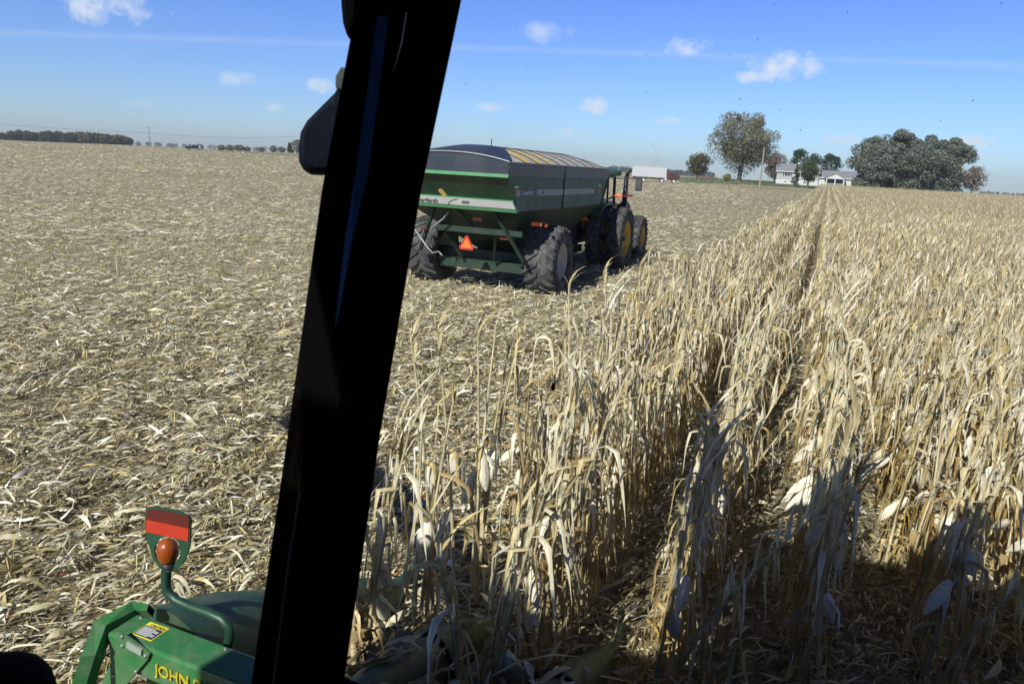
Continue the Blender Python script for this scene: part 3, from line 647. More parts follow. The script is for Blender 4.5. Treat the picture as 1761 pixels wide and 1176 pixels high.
GRN.build('grain_strip', M['grain'], cart)
s_ = tsheet(YB + 1.05, YF, .012, nv=8, u0_=-1, u1_=-.15); tm.add(s_.v, s_.f, True)
tm.build('tarp', M['tarp_grey'], cart)
for k in range(11):
    mb = MB(); mb.tube([(XC + u * 1.46, ys[k], crown(u, ys[k]) + .008) for u in np.linspace(-1, 1, 15)], .018, 6); mb.build('tarp_bow', M['black'], cart)
m = MB(); vs = []
for j in range(13):
    for i in range(11):
        u, y = -1 + .2 * i, YB + .8 + (YF - YB - .9) * j / 12; vs.append((XC + u * 1.44, y, crown(u * .99, y) - .045 + .015 * math.sin(7 * u + 3 * y)))
m.add(vs, [(j * 11 + i, j * 11 + i + 1, (j + 1) * 11 + i + 1, (j + 1) * 11 + i) for j in range(12) for i in range(10)], True); m.build('grain_heap', M['grain'], cart)
m = MB(); m.tube([(XC + .2, 17.3, 3.6), (XC + .2, 17.3, 3.78)], .012, 5); m.build('whip_antenna', M['black'], cart)
# undercarriage
m = MB(); m.beam((XC - 1.15, 17.45, .62), (XC + 1.2, 17.45, .62), .2, .24); m.beam((XC - .6, 17.4, .62), (XC - .6, 23.9, .62), .2, .25); m.beam((XC + .6, 17.4, .62), (XC + .6, 23.9, .62), .2, .25)
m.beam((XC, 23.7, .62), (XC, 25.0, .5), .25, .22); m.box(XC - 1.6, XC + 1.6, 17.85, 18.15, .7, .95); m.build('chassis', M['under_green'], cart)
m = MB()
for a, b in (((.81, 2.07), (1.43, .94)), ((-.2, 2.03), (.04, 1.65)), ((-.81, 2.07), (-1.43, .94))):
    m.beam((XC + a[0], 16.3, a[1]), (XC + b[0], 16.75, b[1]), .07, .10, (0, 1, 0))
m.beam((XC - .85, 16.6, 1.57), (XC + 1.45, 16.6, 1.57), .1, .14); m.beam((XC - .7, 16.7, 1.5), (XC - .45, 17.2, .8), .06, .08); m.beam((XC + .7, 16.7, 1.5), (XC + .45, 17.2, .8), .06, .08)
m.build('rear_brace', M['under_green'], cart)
m = MB(); t0 = Vector((XC + .02, 16.48, 1.43)); m.poly([t0 + Vector((-.03, 0, 0)), t0 + Vector((.03, 0, 0)), t0 + Vector((.2, 0, -.3)), t0 + Vector((.17, 0, -.35)), t0 + Vector((-.17, 0, -.35)), t0 + Vector((-.2, 0, -.3))], (0, .006, 0)); tri = m.build('warning_triangle', M['red'], cart)
m = MB(); m.poly([t0 + Vector((0, -.006, -.06)), t0 + Vector((.15, -.006, -.30)), t0 + Vector((-.15, -.006, -.30))], (0, .004, 0)); m.build('orange_panel', M['orange'], tri)
for dx, z, w, mt in ((-1.15, 1.5, .2, 'darkred'), (1.05, 1.42, .22, 'darkred')):
    m = MB(); m.box(XC + dx - w / 2, XC + dx + w / 2, 16.4, 16.42, z, z + .045); m.build('tail_reflector', M[mt], cart)
p1 = at_y(680 + 495 / 3.522, 220 + 553 / 3.522, 16.5); m = MB(); m.box(p1.x - .12, p1.x + .12, 16.5, 16.52, p1.z - .04, p1.z + .04); m.build('rear_reflector', mat('shaded_orange_tape', (.45, .09, .03), .6), cart)
m = MB(); p1 = at_y(680 + 855 / 3.522, 220 + 584 / 3.522, 17.0); m.box(p1.x - .13, p1.x + .13, 16.99, 17.02, p1.z - .045, p1.z + .045); tl = m.build('tail_lamp', M['orange'], cart)
m = MB(); m.lathe([(-.02, .05), (.0, .055), (.03, .001)], (p1.x + .25, 16.99, p1.z), 'y', 12); m.build('lens', M['amber'], tl)
A_ = lambda zx, zy, Y: at_y(680 + zx / 3.522, 220 + zy / 3.522, Y)
m = MB(); m.tube([A_(322, 508, 16.3), A_(290, 550, 16.3), A_(218, 603, 16.3), A_(218, 680, 16.4), A_(190, 720, 16.4)], .022, 8)
m.tube([A_(110, 605, 16.5), A_(150, 660, 16.5), A_(195, 725, 16.4), A_(225, 757, 16.4), A_(262, 748, 16.5), A_(283, 772, 16.5)], .018, 8); m.build('hose_pipe', M['galv'], cart)
wheel(cart, XC - 1.68, 17.95, .84, .86, .82, .47, M['cream_rim'], -1, 20)
wheel(cart, XC + 1.68, 17.95, .84, .86, .82, .47, M['cream_rim'], 1, 20)

# ------------------------------------------------------------------ tractor
TX = XC
tr_ = empty('farm_tractor', (TX, 26.0, 0), 0, 'green tractor with yellow dual wheels towing the grain cart', 'tractor')
for x0, o in ((TX + 1.86, 1), (TX + 1.12, 1), (TX - 1.86, -1), (TX - 1.12, -1)): wheel(tr_, x0, 24.5, .98, 1.0, .46, .58, M['yellow_rim'], o, 24)
for x0, o in ((TX + 1.62, 1), (TX - 1.62, -1)): wheel(tr_, x0, 28.0, .78, .77, .46, .42, M['yellow_rim'], o, 22)
m = MB(); m.box(TX - .45, TX + .45, 24.0, 27.2, .7, 1.5, .05); m.beam((TX, 27.0, .8), (TX, 29.2, .8), .5, .5); m.beam((TX - 1.5, 28.0, .75), (TX + 1.5, 28.0, .75), .16, .2); m.beam((TX - 2.0, 24.5, .98), (TX + 2.0, 24.5, .98), .16, .16); m.box(TX - .75, TX + .75, 24.6, 25.4, .9, 1.5); m.build('chassis', M['black'], tr_)
m = MB(); prof = [(26.9, 1.35), (26.9, 2.0), (27.6, 2.1), (29.2, 1.95), (29.75, 1.7), (29.8, 1.05), (29.4, .95), (27, .95)]
m.poly([(TX - .42, y, z) for y, z in prof], (.84, 0, 0)); m.build('hood', M['green'], tr_)
m = MB()
for sg in (1, -1):
    x0, x1 = TX + sg * .78, TX + sg * 1.36
    pts = [(23.55, 1.78), (23.8, 1.98), (24.2, 2.1), (24.8, 2.12), (25.3, 1.95)]
    vs = [(x, y, z) for y, z in pts for x in (x0, x1)] + [(x, y, z - .05) for y, z in pts for x in (x0, x1)]; k = len(pts) * 2
    m.add(vs, [(2 * i, 2 * i + 1, 2 * i + 3, 2 * i + 2) for i in range(4)] + [(k + 2 * i, k + 2 * i + 2, k + 2 * i + 3, k + 2 * i + 1) for i in range(4)] + [(2 * i + 1, k + 2 * i + 1, k + 2 * i + 3, 2 * i + 3) for i in range(4)] + [(2 * i, 2 * i + 2, k + 2 * i + 2, k + 2 * i) for i in range(4)] + [(0, k, k + 1, 1), (8, 9, k + 9, k + 8)])
    m.beam((x0, 23.75, 1.9), (x0 - sg * .1, 23.9, 1.3), .05, .4)
m.build('fender', M['green'], tr_)
CBX0, CBX1, CBY0, CBY1 = TX - .88, TX + .88, 25.05, 26.85
m = MB()
for x in (CBX0, CBX1):
    m.beam((x, CBY0, 1.7), (x * .97 + TX * .03, CBY0 + .15, 2.95), .1, .1); m.beam((x, CBY1 + .1, 1.6), (x * .97 + TX * .03, CBY1, 2.95), .07, .09); m.beam((x, 26.0, 1.6), (x * .97 + TX * .03, 26.0, 2.95), .05, .06)
m.box(CBX0, CBX1, CBY0, CBY1 + .1, 1.35, 1.72); m.build('cab_frame', M['black'], tr_)
m = MB(); m.box(TX - 1.03, TX + 1.03, CBY0 - .25, CBY1 + .35, 3.0, 3.22, .08); m.box(TX - .85, TX + .85, CBY0 - .1, CBY1 + .2, 2.93, 3.0); m.build('cab_roof', M['green'], tr_)
m = MB(); m.box(CBX0 + .03, CBX0 + .04, CBY0 + .15, CBY1, 1.74, 2.92); m.box(CBX1 - .04, CBX1 - .03, CBY0 + .15, CBY1, 1.74, 2.92); m.box(CBX0 + .08, CBX1 - .08, CBY0 + .08, CBY0 + .09, 1.74, 2.92); m.box(CBX0 + .08, CBX1 - .08, CBY1, CBY1 + .01, 1.74, 2.92)
m.build('cab_window', mat_ := M['glass'], tr_)
m = MB(); m.box(TX - .25, TX + .25, 25.6, 26.05, 1.72, 1.9, .03); m.box(TX - .25, TX + .25, 25.55, 25.68, 1.9, 2.55, .04); m.build('seat', M['black'], tr_)
m = MB(); ex = at_y(680 + 1405 / 3.522, 300, 27.3).x - .02; m.tube([(ex, 27.3, 1.5), (ex, 27.3, 2.0), (ex, 27.3, 2.1), (ex, 27.3, 2.95), (ex + .03, 27.3, 3.1), (ex + .12, 27.25, 3.22)], [.2, .2, .1, .085, .075, .075], 12); m.box(ex - .22, ex + .2, 27.05, 27.5, 1.4, 2.0, .05); m.build('exhaust_stack', M['black'], tr_)
a = at_y(680 + 1475 / 3.522, 220 + 340 / 3.522, 26.9)
m = MB(); m.tube([(CBX1, 26.85, 2.92), (a.x - .1, 26.9, 2.95), (a.x, 26.9, 2.93), (a.x, 26.9, 2.85)], .02, 6); m.build('mirror_arm', M['black'], tr_)
m = MB(); m.box(a.x - .13, a.x + .11, 26.9, 26.97, a.z - .24, a.z + .2, .03); mi = m.build('mirror', M['black'], tr_)
m = MB(); m.box(a.x - .10, a.x + .08, 26.885, 26.897, a.z - .2, a.z + .14); m.build('mirror_glass', M['chrome'], mi)
b0, b1 = at_y(680 + 1330 / 3.522, 220 + 414 / 3.522, 25.0), at_y(680 + 1438 / 3.522, 220 + 411 / 3.522, 25.0); mid = b0.lerp(b1, .4)
m = MB(); m.beam((CBX1, 25.05, 2.1), b0, .04, .05); m.beam(b0, b1, .03, .05); wb = m.build('warning_bar', M['black'], tr_)
m = MB(); m.beam(b0 + Vector((0, -.03, 0)), mid + Vector((0, -.03, 0)), .02, .09); m.build('orange_tape', M['orange'], wb)
m = MB(); m.beam(mid + Vector((.005, -.03, 0)), b1 + Vector((0, -.03, 0)), .02, .07); m.build('red_tape', M['darkred'], wb)
lp = at_y(680 + 1262 / 3.522, 220 + 440 / 3.522, 24.2); m = MB(); m.lathe([(-.08, .03), (-.04, .07), (.02, .08), (.04, .001)], (lp.x, 24.2, lp.z), 'y', 12); m.build('work_light', M['white'], tr_)
t0 = at_y(680 + 1140 / 3.522, 220 + 505 / 3.522, 23.6); m = MB(); m.poly([t0, t0 + Vector((.2, 0, -.3)), t0 + Vector((-.2, 0, -.3))], (0, .01, 0)); m.build('warning_triangle', M['orange'], tr_)
m = MB(); m.tube([t0 + Vector((-.3, .05, -.35)), t0 + Vector((.35, .05, -.3)), t0 + Vector((.4, .3, .05)), t0 + Vector((.5, .6, .1))], .025, 6); m.tube([t0 + Vector((.3, .05, -.4)), t0 + Vector((.3, .05, .1)), t0 + Vector((.45, .3, .2))], .02, 6); m.build('hydraulic_hose', M['green'], tr_)
m = MB(); bp_ = Vector((ex - .05, 26.9, 3.25)); 
m = MB(); m.lathe([(0, .05), (.08, .05), (.1, .001)], (TX + .8, 25.1, 3.2), 'z', 10); m.build('roof_beacon', M['amber'], tr_)

# ------------------------------------------------------------------ combine harvester: corn head in front, cab around the camera
comb = empty('combine_harvester', (-.15, -1.0, 0), 0, 'green combine harvester seen from inside its dark cab, corn head below', 'combine harvester')
A3 = lambda zx, zy: (100 + zx / 3.1446, 840 + zy / 3.1446)
HX = -.15
m = MB(); BT = 1.13; by0, by1 = 1.93, 2.09
m.box(HX - 2.42, HX + 2.95, by0, by1, BT - .155, BT, .012); m.box(HX - 2.35, HX + 2.9, 2.05, 2.12, .35, BT - .155); m.box(HX - 2.35, HX + 2.9, 2.12, 3.0, .28, .42)
head = m.build('corn_head', M['header_green'], comb); tag(head, 'green corn head frame with yellow lettering on its beam')
lt = at_y(*A3(518, 945), by0); text_obj('lettering', 'JOHN DEERE', .072, (lt.x + .012, by0 - .006, BT - .102), (1, 0, 0), (0, 0, 1), M['letter_yellow'], head)
dc = at_z(*A3(410, 778), BT); m = MB(); m.box(dc.x + .0, dc.x + .11, dc.y - .01, dc.y + .085, BT, BT + .002); m.build('caution_decal', M['yellow'], head)
m = MB(); m.box(dc.x + .004, dc.x + .106, dc.y - .006, dc.y + .058, BT + .002, BT + .0035); m.build('decal_text_panel', M['decal_dark'], head)
m = MB()
for k in range(7): m.box(dc.x + .01, dc.x + (.098 if k % 3 else .075), dc.y + .0 + k * .0078, dc.y + .0032 + k * .0078, BT + .0035, BT + .0045)
m.build('decal_text_lines', M['white'], head)
text_obj('lettering', 'CAUTION', .019, (dc.x + .02, dc.y + .062, BT + .003), (1, 0, 0), (0, 1, 0), M['decal_dark'], head, ext=.001)
# bracket plate at the beam end and the outer end shield
m = MB(); pts = [at_y(*A3(*q), 1.915) for q in ((316, 770), (492, 895), (482, 925), (400, 1020), (300, 1140), (190, 1140), (322, 862))]; m.poly(pts, (0, .014, 0)); m.build('end_bracket', M['header_green'], head)
m = MB()
for q in ((345, 800), (345, 850), (470, 905), (300, 1010), (420, 990)): c = at_y(*A3(*q), 1.912); m.lathe([(-.004, .001), (-.004, .008), (.003, .008)], tuple(c), 'y', 6)
for dx in (.02, .5, 1.0, 1.5): m.lathe([(.004, .001), (.004, .008), (0, .008)], (HX - 2.40 + dx, by1 - .02, BT), 'z', 6)
m.build('bracket_bolt', M['galv'], head)
m = MB(); m.beam(at_y(*A3(375, 840), 1.913), at_y(*A3(455, 885), 1.913), .03, .012, (0, 1, 0)); m.build('bracket_slot', mat('scuffed_metal', (.25, .3, .25), .6), head)
m = MB()
oe = [at_z(*A3(490, 622), 1.16), at_z(*A3(400, 606), 1.18), at_z(*A3(195, 712), 1.16), at_y(*A3(120, 910), 1.80), at_y(*A3(45, 1140), 1.74)]
ie = [at_z(*A3(478, 660), 1.15), at_z(*A3(415, 655), 1.15), at_z(*A3(258, 738), 1.15), at_y(*A3(200, 900), 1.84), at_y(*A3(128, 1140), 1.78)]
n_ = len(oe); dn = Vector((0, .03, -.05)); vs = oe + ie + [p + dn for p in oe] + [p + dn for p in ie]
fs = [(i, i + 1, n_ + i + 1, n_ + i) for i in range(n_ - 1)] + [(2 * n_ + i, 3 * n_ + i, 3 * n_ + i + 1, 2 * n_ + i + 1) for i in range(n_ - 1)] + [(i, 2 * n_ + i, 2 * n_ + i + 1, i + 1) for i in range(n_ - 1)] + [(n_ + i, n_ + i + 1, 3 * n_ + i + 1, 3 * n_ + i) for i in range(n_ - 1)]
m.add(vs, fs, False); m.build('end_shield', M['header_green'], head)
# row dividers: hood then pointed snout
def snout(xc, wid, ztop, label=None, outer=False):
    mb = MB(); vs = []; n = 13
    secs = [(2.14 if not outer else 2.2, ztop, wid, .30), (2.6, ztop - (.14 if outer else .05), wid, .32), (3.15, ztop - (.42 if outer else .22), wid * .94, .3)]
    if outer: ztop -= .2
    for (y, z, w, h) in secs:
        for i in range(n): a = math.pi * i / (n - 1); vs.append((xc - math.cos(a) * w / 2, y, z - h + math.sin(a) ** .8 * h))
    mb.add(vs, [(k * n + i, k * n + i + 1, (k + 1) * n + i + 1, (k + 1) * n + i) for k in range(2) for i in range(n - 1)], True)
    for k in (0,): mb.add([vs[i] for i in range(n)], [tuple(range(n))])
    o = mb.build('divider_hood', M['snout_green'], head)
    mb = MB(); vs = []
    secs = [(3.17, ztop - .21, wid * .98, .34), (3.5, ztop - .34, wid * .88, .32), (3.9, ztop - .55, wid * .62, .26), (4.3, ztop - .80, wid * .34, .16), (4.62, ztop - .98, .05, .05)]
    for (y, z, w, h) in secs:
        z = max(z, .12)
        for i in range(n): a = math.pi * i / (n - 1); vs.append((xc - math.cos(a) * w / 2, y, z - h + math.sin(a) ** .8 * h))
    mb.add(vs, [(k * n + i, k * n + i + 1, (k + 1) * n + i + 1, (k + 1) * n + i) for k in range(4) for i in range(n - 1)], True)
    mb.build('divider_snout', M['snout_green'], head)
    mb = MB(); mb.tube([(xc - math.cos(a) * wid * .485, 3.16, ztop - .215 - .3 + math.sin(a) ** .8 * .31) for a in np.linspace(0.05, math.pi - .05, 12)], .012, 6); mb.build('hood_seam', M['black'], head)
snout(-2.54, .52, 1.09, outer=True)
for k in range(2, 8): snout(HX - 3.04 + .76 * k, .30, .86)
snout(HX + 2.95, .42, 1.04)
# deck plates and gathering chains between the dividers
m = MB()
for k in range(1, 8):
    xr = HX - 2.66 + .76 * k
    for sg in (-1, 1): m.beam((xr + sg * .11, 2.3, .62), (xr + sg * .11, 3.4, .42), .13, .02)
m.build('deck_plate', M['black'], head)
# warning lamp bracket on the corn head
YR = 2.2
pan = [(474, 104), (520, 99), (600, 110), (660, 128), (706, 148), (716, 165), (713, 290), (700, 345), (672, 410), (630, 445), (590, 452), (548, 430), (510, 380), (478, 270), (468, 200)]
hole = [(590 + 72 * math.cos(a), 335 + 78 * math.sin(a)) for a in np.linspace(0, 2 * math.pi, 20, endpoint=False)]
m = MB(); m.tube([at_y(*A3(*q), YR + .0) for q in ((585, 440), (583, 520), (592, 560), (640, 605), (720, 640), (820, 675), (885, 705), (922, 745), (930, 790), (915, 850))], .022, 10)
lampb = m.build('lamp_bracket', mat('dark_green_paint', (.012, .05, .028), .45), head)
m = MB(); m.poly([at_y(*A3(*q), YR - .03) for q in pan], (0, .008, 0), holes=[[at_y(*A3(*q), YR - .03) for q in hole]])
rp_ = m.build('reflector_panel', mat('dark_green_panel', (.016, .06, .03), .45), head)
m = MB(); m.poly([at_y(*A3(*q), YR - .034) for q in ((476, 168), (705, 216), (702, 284), (473, 233))], (0, .003, 0)); m.build('red_strip', M['red'], head)
m = MB(); m.poly([at_y(*A3(*q), YR - .034) for q in ((480, 110), (600, 122), (708, 156), (706, 213), (476, 165))], (0, .003, 0)); m.build('dark_strip', M['darkred'], head)
bc = at_y(*A3(592, 338), YR - .03); m = MB(); m.lathe([(-.062, .012), (-.055, .028), (-.03, .042), (0, .046), (.03, .042), (.05, .028), (.06, .001)], tuple(bc), 'z', 20); m.build('amber_lamp', M['amber'], head)
m = MB(); m.lathe([(-.075, .03), (-.05, .03), (-.05, .001)], tuple(bc), 'z', 12); m.build('lamp_base', M['black'], head)
# feeder house, body, unloading auger; unseen tank widened and raised for its shadow
m = MB(); m.box(HX - 1.6, HX + 1.55, -6.5, -1.45, 1.1, 3.7, .08); m.box(HX - 2.6, HX + 2.5, -4.8, -1.55, 3.7, 4.95, .05); m.build('body', M['green'], comb)
m = MB(); m.beam((HX, -1.2, 1.3), (HX, 2.05, .75), 1.3, .7); m.build('feeder_house', M['green'], comb)
m = MB(); m.tube([(-2.5, -1.9, 4.1), (-2.55, -1.0, 4.25), (-3.66, -.03, 4.3), (-6.65, 1.7, 4.35)], [.2, .2, .18, .16], 16); m.build('unloading_auger', M['green'], comb)
for sg in (-1, 1): wheel(comb, HX + sg * 1.85, -1.2, .95, .98, .75, .42, M['yellow_rim'], sg, 22)
# cab shell
FY = 1.42; LX = -1.08; RX = 1.20; BK = -1.42
m = MB(); m.box(LX - .06, RX + .15, BK - .08, FY + .22, 3.86, 4.10, .04); m.build('cab_roof', M['cab_black'], comb)  # unseen roof, overhang extended so that its shadow reaches further
m = MB(); m.box(LX, RX, BK - .06, BK, 1.5, 3.86); m.box(LX, RX, BK, FY - .12, 1.44, 1.5); m.box(LX, RX, FY - .12, FY - .04, 1.44, 1.85); m.box(LX - .04, LX, BK, FY - .12, 1.44, 1.8); m.box(RX, RX + .04, BK, FY - .12, 1.44, 1.8); m.box(RX, RX + .05, BK, -.2, 1.8, 3.86); m.build('cab_wall', M['cab_black'], comb)
m = MB(); m.box(-.85, -.2, -1.0, -.45, 1.5, 2.1, .05); m.build('seat', M['cab_black'], comb)
# left front pillar: follows the photographed edges, 18 cm deep
D0 = 1.50
Lp = [(690, -520), (618, -60), (602, 70), (553, 330), (490, 780), (424, 1230), (352, 1750)]; Rp = [(902, -520), (806, -60), (779, 70), (724, 330), (655, 740), (583, 1230), (508, 1750)]
m = MB(); fr = [(at_d(*a, D0), at_d(*b, D0)) for a, b in zip(Lp, Rp)]
out = Vector((-.55, .85, 0)) * .10; vs = []
for a, b in fr:
    c = (b - a); vs += [a, a + c * .5 - Vector((-.55, .85, 0)) * .03, b, b + out * 1.0 - c * .12, a + out + c * .12]
n_ = len(fr); m.add(vs, [(i * 5 + j, i * 5 + (j + 1) % 5, (i + 1) * 5 + (j + 1) % 5, (i + 1) * 5 + j) for i in range(n_ - 1) for j in range(5)]); pil = m.build('cab_pillar', M['cab_black'], comb)
# trim strip; the sky's reflection is painted in as blue colour and tapering shape
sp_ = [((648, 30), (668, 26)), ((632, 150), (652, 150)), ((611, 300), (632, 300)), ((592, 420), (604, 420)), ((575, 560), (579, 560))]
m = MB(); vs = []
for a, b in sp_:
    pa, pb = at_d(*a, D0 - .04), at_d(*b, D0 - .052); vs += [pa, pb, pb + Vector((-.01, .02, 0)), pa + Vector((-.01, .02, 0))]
m.add(vs, [(i * 4 + j, i * 4 + (j + 1) % 4, (i + 1) * 4 + (j + 1) % 4, (i + 1) * 4 + j) for i in range(4) for j in range(4)] + [(0, 1, 2, 3), (16, 17, 18, 19)]); m.build('pillar_trim', M['sky_trim'], pil)
m = MB(); m.tube([at_d(699, 22, D0 - .035), at_d(690, 75, D0 - .035), at_d(676, 125, D0 - .035)], [.0012, .0018, .0006], 5); m.build('wire', M['galv'], pil)
m = MB(); m.tube([at_d(516, 845, D0 - .02), at_d(497, 960, D0 - .02), at_d(470, 1176, D0 - .02)], .0022, 5); m.build('seal', mat('tan_seal', (.045, .035, .02), .7), pil)
# outside mirrors
def blob(name, pts, D, th, parent, mt):
    a = [at_d(*p, D) for p in pts]; c = sum(a, Vector()) / len(a); dv = Vector((c.x, c.y, 0)).normalized() * th; n = len(a); vs = []
    for s, o in ((.80, -.5), (.96, -.28), (1.0, 0), (.96, .28), (.80, .5)): vs += [c + (p - c) * s + dv * o for p in a]
    mb = MB(); mb.add(vs, [(k * n + i, k * n + (i + 1) % n, (k + 1) * n + (i + 1) % n, (k + 1) * n + i) for k in range(4) for i in range(n)], True); mb.add(vs[:n], [tuple(range(n))]); mb.add(vs[-n:], [tuple(range(n))]); return mb.build(name, mt, parent, weld=True)
M['mirror_blue'] = mat('dark_blue_mirror_shell', (.0015, .004, .011), .75, spec=.15)
mr = blob('mirror', [(592, 128), (576, 160), (550, 186), (528, 208), (517, 228), (513, 255), (514, 278), (522, 293), (536, 301), (556, 302), (600, 292), (640, 250), (650, 180), (630, 130)], 1.95, .14, comb, M['mirror_blue'])
blob('mirror_knob', [(586, 116), (577, 132), (577, 150), (584, 159), (610, 150), (610, 118)], 1.85, .04, mr, mat('grey_knob', (.05, .06, .06), .6))
blob('upper_mirror', [(610, -250), (586, -40), (587, 10), (590, 40), (596, 60), (604, 72), (640, 60), (650, -40), (690, -250)], 1.9, .12, comb, M['cab_black'])
blob('door_handle', [(-60, 1148), (0, 1142), (40, 1140), (75, 1148), (92, 1160), (100, 1180), (108, 1230), (-60, 1230)], 1.3, .1, comb, M['cab_black'])
# glass
m = MB(); a, b = at_d(700, 588, D0), Vector((RX, FY, 0))
m.poly([Vector((-.72, FY - .06, 1.86)), Vector((RX, FY, 1.86)), Vector((RX, FY, 3.85)), Vector((-.68, FY - .06, 3.85))], (0, .005, 0)); wsh = m.build('windshield', M['glass'], comb)
m = MB(); m.poly([Vector((-.90, 1.24, 1.81)), Vector((-.90, 1.24, 3.85)), Vector((LX - .03, -.9, 3.85)), Vector((LX - .03, -.9, 1.81))], (-.005, 0, 0)); m.build('side_window', M['glass'], comb)
bg_ = at_d(951, 666, 1.0); k = (FY - .075) / bg_.y; c = EYE + (np.array(bg_) - EYE) * k
m = MB(); rg = random.Random(5)
for i in range(46):
    px, py = rg.uniform(760, 1750), rg.choice([rg.uniform(5, 300), rg.uniform(5, 1000)]); v = ray(px, py); q_ = EYE + v * ((FY - .075) / v[1])
    if q_[0] > RX - .05 or q_[2] > 3.8: continue
    rr = rg.uniform(.0005, .0013); m.lathe([(-rr, .0001), (-rr * .5, rr * .8), (rr * .5, rr * .7), (rr, .0001)], tuple(q_), 'z', 6)
tag(m.build('dirt_specks', M['cab_black'], wsh), kind='stuff')
m = MB(); m.lathe([(-.008, .001), (-.006, .003), (0, .0045), (.006, .003), (.009, .001)], tuple(c), 'z', 10); m.build('dead_bug', M['cab_black'], wsh)

# ------------------------------------------------------------------ trees
def tree(name, label, px, py_base, py_top, d, half_w, cols, nleaf=5000, leaf=.42, seed=0, trunk_r=.35, crown0=.25, group=None, shape='round', cat='tree', z0=None, ntr=1, gap=.0):
    r = np.random.default_rng(seed); b = at_d(px, py_base, d); zb = tz(b.x, b.y) if z0 is None else z0; ztop = at_d(px, py_top, d).z; H = ztop - zb
    root = empty(name, (b.x, b.y, zb), 0, label, cat, group); hw = half_w * d / F; mb = MB(); tips = []
    for q in range(ntr):
        ox = r.normal(0, hw * .12) if ntr > 1 else 0; oy = r.normal(0, hw * .12) if ntr > 1 else 0
        mb.tube([(ox, oy, -.2), (ox * 1.1, oy, H * .2), (ox * 1.4 + r.normal(0, .2), oy, H * .45), (ox * 1.5, oy, H * .8)], [trunk_r * 1.25, trunk_r, trunk_r * .65, trunk_r * .15], 8)
        if shape != 'cone':
            for i in range(7):
                a = r.uniform(0, 6.28); h0 = H * r.uniform(.2, .5); L = hw * r.uniform(.5, .85); e = (ox + math.cos(a) * L, oy + math.sin(a) * L, h0 + H * r.uniform(.15, .4)); mid = (ox + math.cos(a) * L * .45, oy + math.sin(a) * L * .45, h0 + (e[2] - h0) * .35)
                mb.tube([(ox, oy, h0), mid, e], [trunk_r * .45, trunk_r * .3, trunk_r * .08], 6)
    ORG[root.name] = None; mb.build('trunk', M['bark'], root)
    nl = 60 if shape == 'round' else 40; C = []; S = []
    for i in range(nl):
        if shape == 'cone':
            f = (i + .5) / nl; h = H * (.08 + .9 * f); a = r.uniform(0, 6.28); rr = hw * (1 - f) ** .8 * r.uniform(.35, .8); C.append((math.cos(a) * rr, math.sin(a) * rr, h)); S.append(hw * (.16 + .3 * (1 - f)))
        else:
            a = r.uniform(0, 6.28); v = r.uniform(-1, 1); k = r.uniform(.3, .82); hh = H * (1 - crown0) / 2; rr = math.sqrt(max(0, 1 - v * v)) * (1.0 if v > -.2 else .92)
            C.append((math.cos(a) * rr * hw * k, math.sin(a) * rr * hw * k, H * crown0 + hh + v * hh * .78)); S.append(hw * r.uniform(.18, .40) * (1 if v < .6 else .8))
    C, S = np.array(C), np.array(S); n = int(nleaf * 1.6); leaf = leaf * 1.1; ci = r.integers(len(C), size=n); dv = r.normal(size=(n, 3)); dv /= np.linalg.norm(dv, axis=1)[:, None]
    P = C[ci] + dv * (S[ci] * r.uniform(.35, 1.08, n) ** .6)[:, None] * np.array([1, 1, .8]); P[:, 2] = np.maximum(P[:, 2], .25)
    A = r.normal(size=(n, 3)); A /= np.linalg.norm(A, axis=1)[:, None]; B = np.cross(A, r.normal(size=(n, 3))); B /= np.linalg.norm(B, axis=1)[:, None]; s = (leaf * r.uniform(.5, 1.2, n))[:, None]
    V = np.stack([P - A * s * .5, P + B * s * .32, P + A * s * .5, P - B * s * .32], 1).reshape(-1, 3); Q = np.arange(n * 4).reshape(n, 4)
    cl = np.array(cols); cc = cl[r.integers(len(cl), size=len(C))][ci] * .55 + cl[r.integers(len(cl), size=n)] * .45; cc = cc * r.uniform(.75, 1.25, (n, 1))
    np_mesh('crown', V, Q, M['foliage'], np.repeat(cc, 4, 0), parent=root); return root
GR = [(.085, .115, .05), (.11, .13, .06), (.065, .09, .04)]; OL = [(.25, .225, .14), (.18, .185, .10), (.30, .26, .18), (.14, .155, .09)]; DK = [(.04, .075, .045), (.055, .09, .055)]; RD = [(.21, .16, .12), (.18, .145, .11), (.23, .18, .14)]; GG = [(.18, .205, .155), (.215, .235, .185), (.14, .165, .125)]
TD = 290
tree('small_tree', 'small bushy olive-brown tree left of the tallest tree, beside the board fence', 1199, 306, 262, TD, 25, [(.11, .10, .05), (.14, .11, .06), (.07, .08, .035)], 3500, .5, 1, .25, .12)
tree('tall_tree', 'tallest tree, with a thinning olive and tan autumn crown', 1269, 314, 187, TD - 5, 60, OL, 15000, .55, 2, .6, .12, ntr=2)
tree('russet_tree', 'reddish brown tree just left of the farmhouse', 1331, 314, 257, TD + 25, 22, RD, 3500, .5, 3, .3, .1)
tree('evergreen_tree', 'dark green pine behind the farmhouse, leftmost of three', 1370, 315, 253, TD + 45, 19, DK, 3800, .5, 4, .3, .1)
tree('evergreen_tree', 'dark green pine behind the farmhouse, middle of three', 1396, 315, 261, TD + 42, 18, DK, 3800, .5, 5, .3, .1)
tree('evergreen_tree', 'dark green pine behind the farmhouse, rightmost of three', 1424, 316, 260, TD + 45, 18, DK, 4200, .5, 6, .3, .1)
tree('conifer', 'narrow young spruce standing in front of the pale house wall', 1367, 318, 282, 262, 8, DK, 1500, .3, 7, .12, .1, shape='cone')
tree('yard_tree', 'green shade tree in front of the farmhouse porch', 1389, 319, 275, 260, 19, GR, 4200, .4, 8, .28, .2)
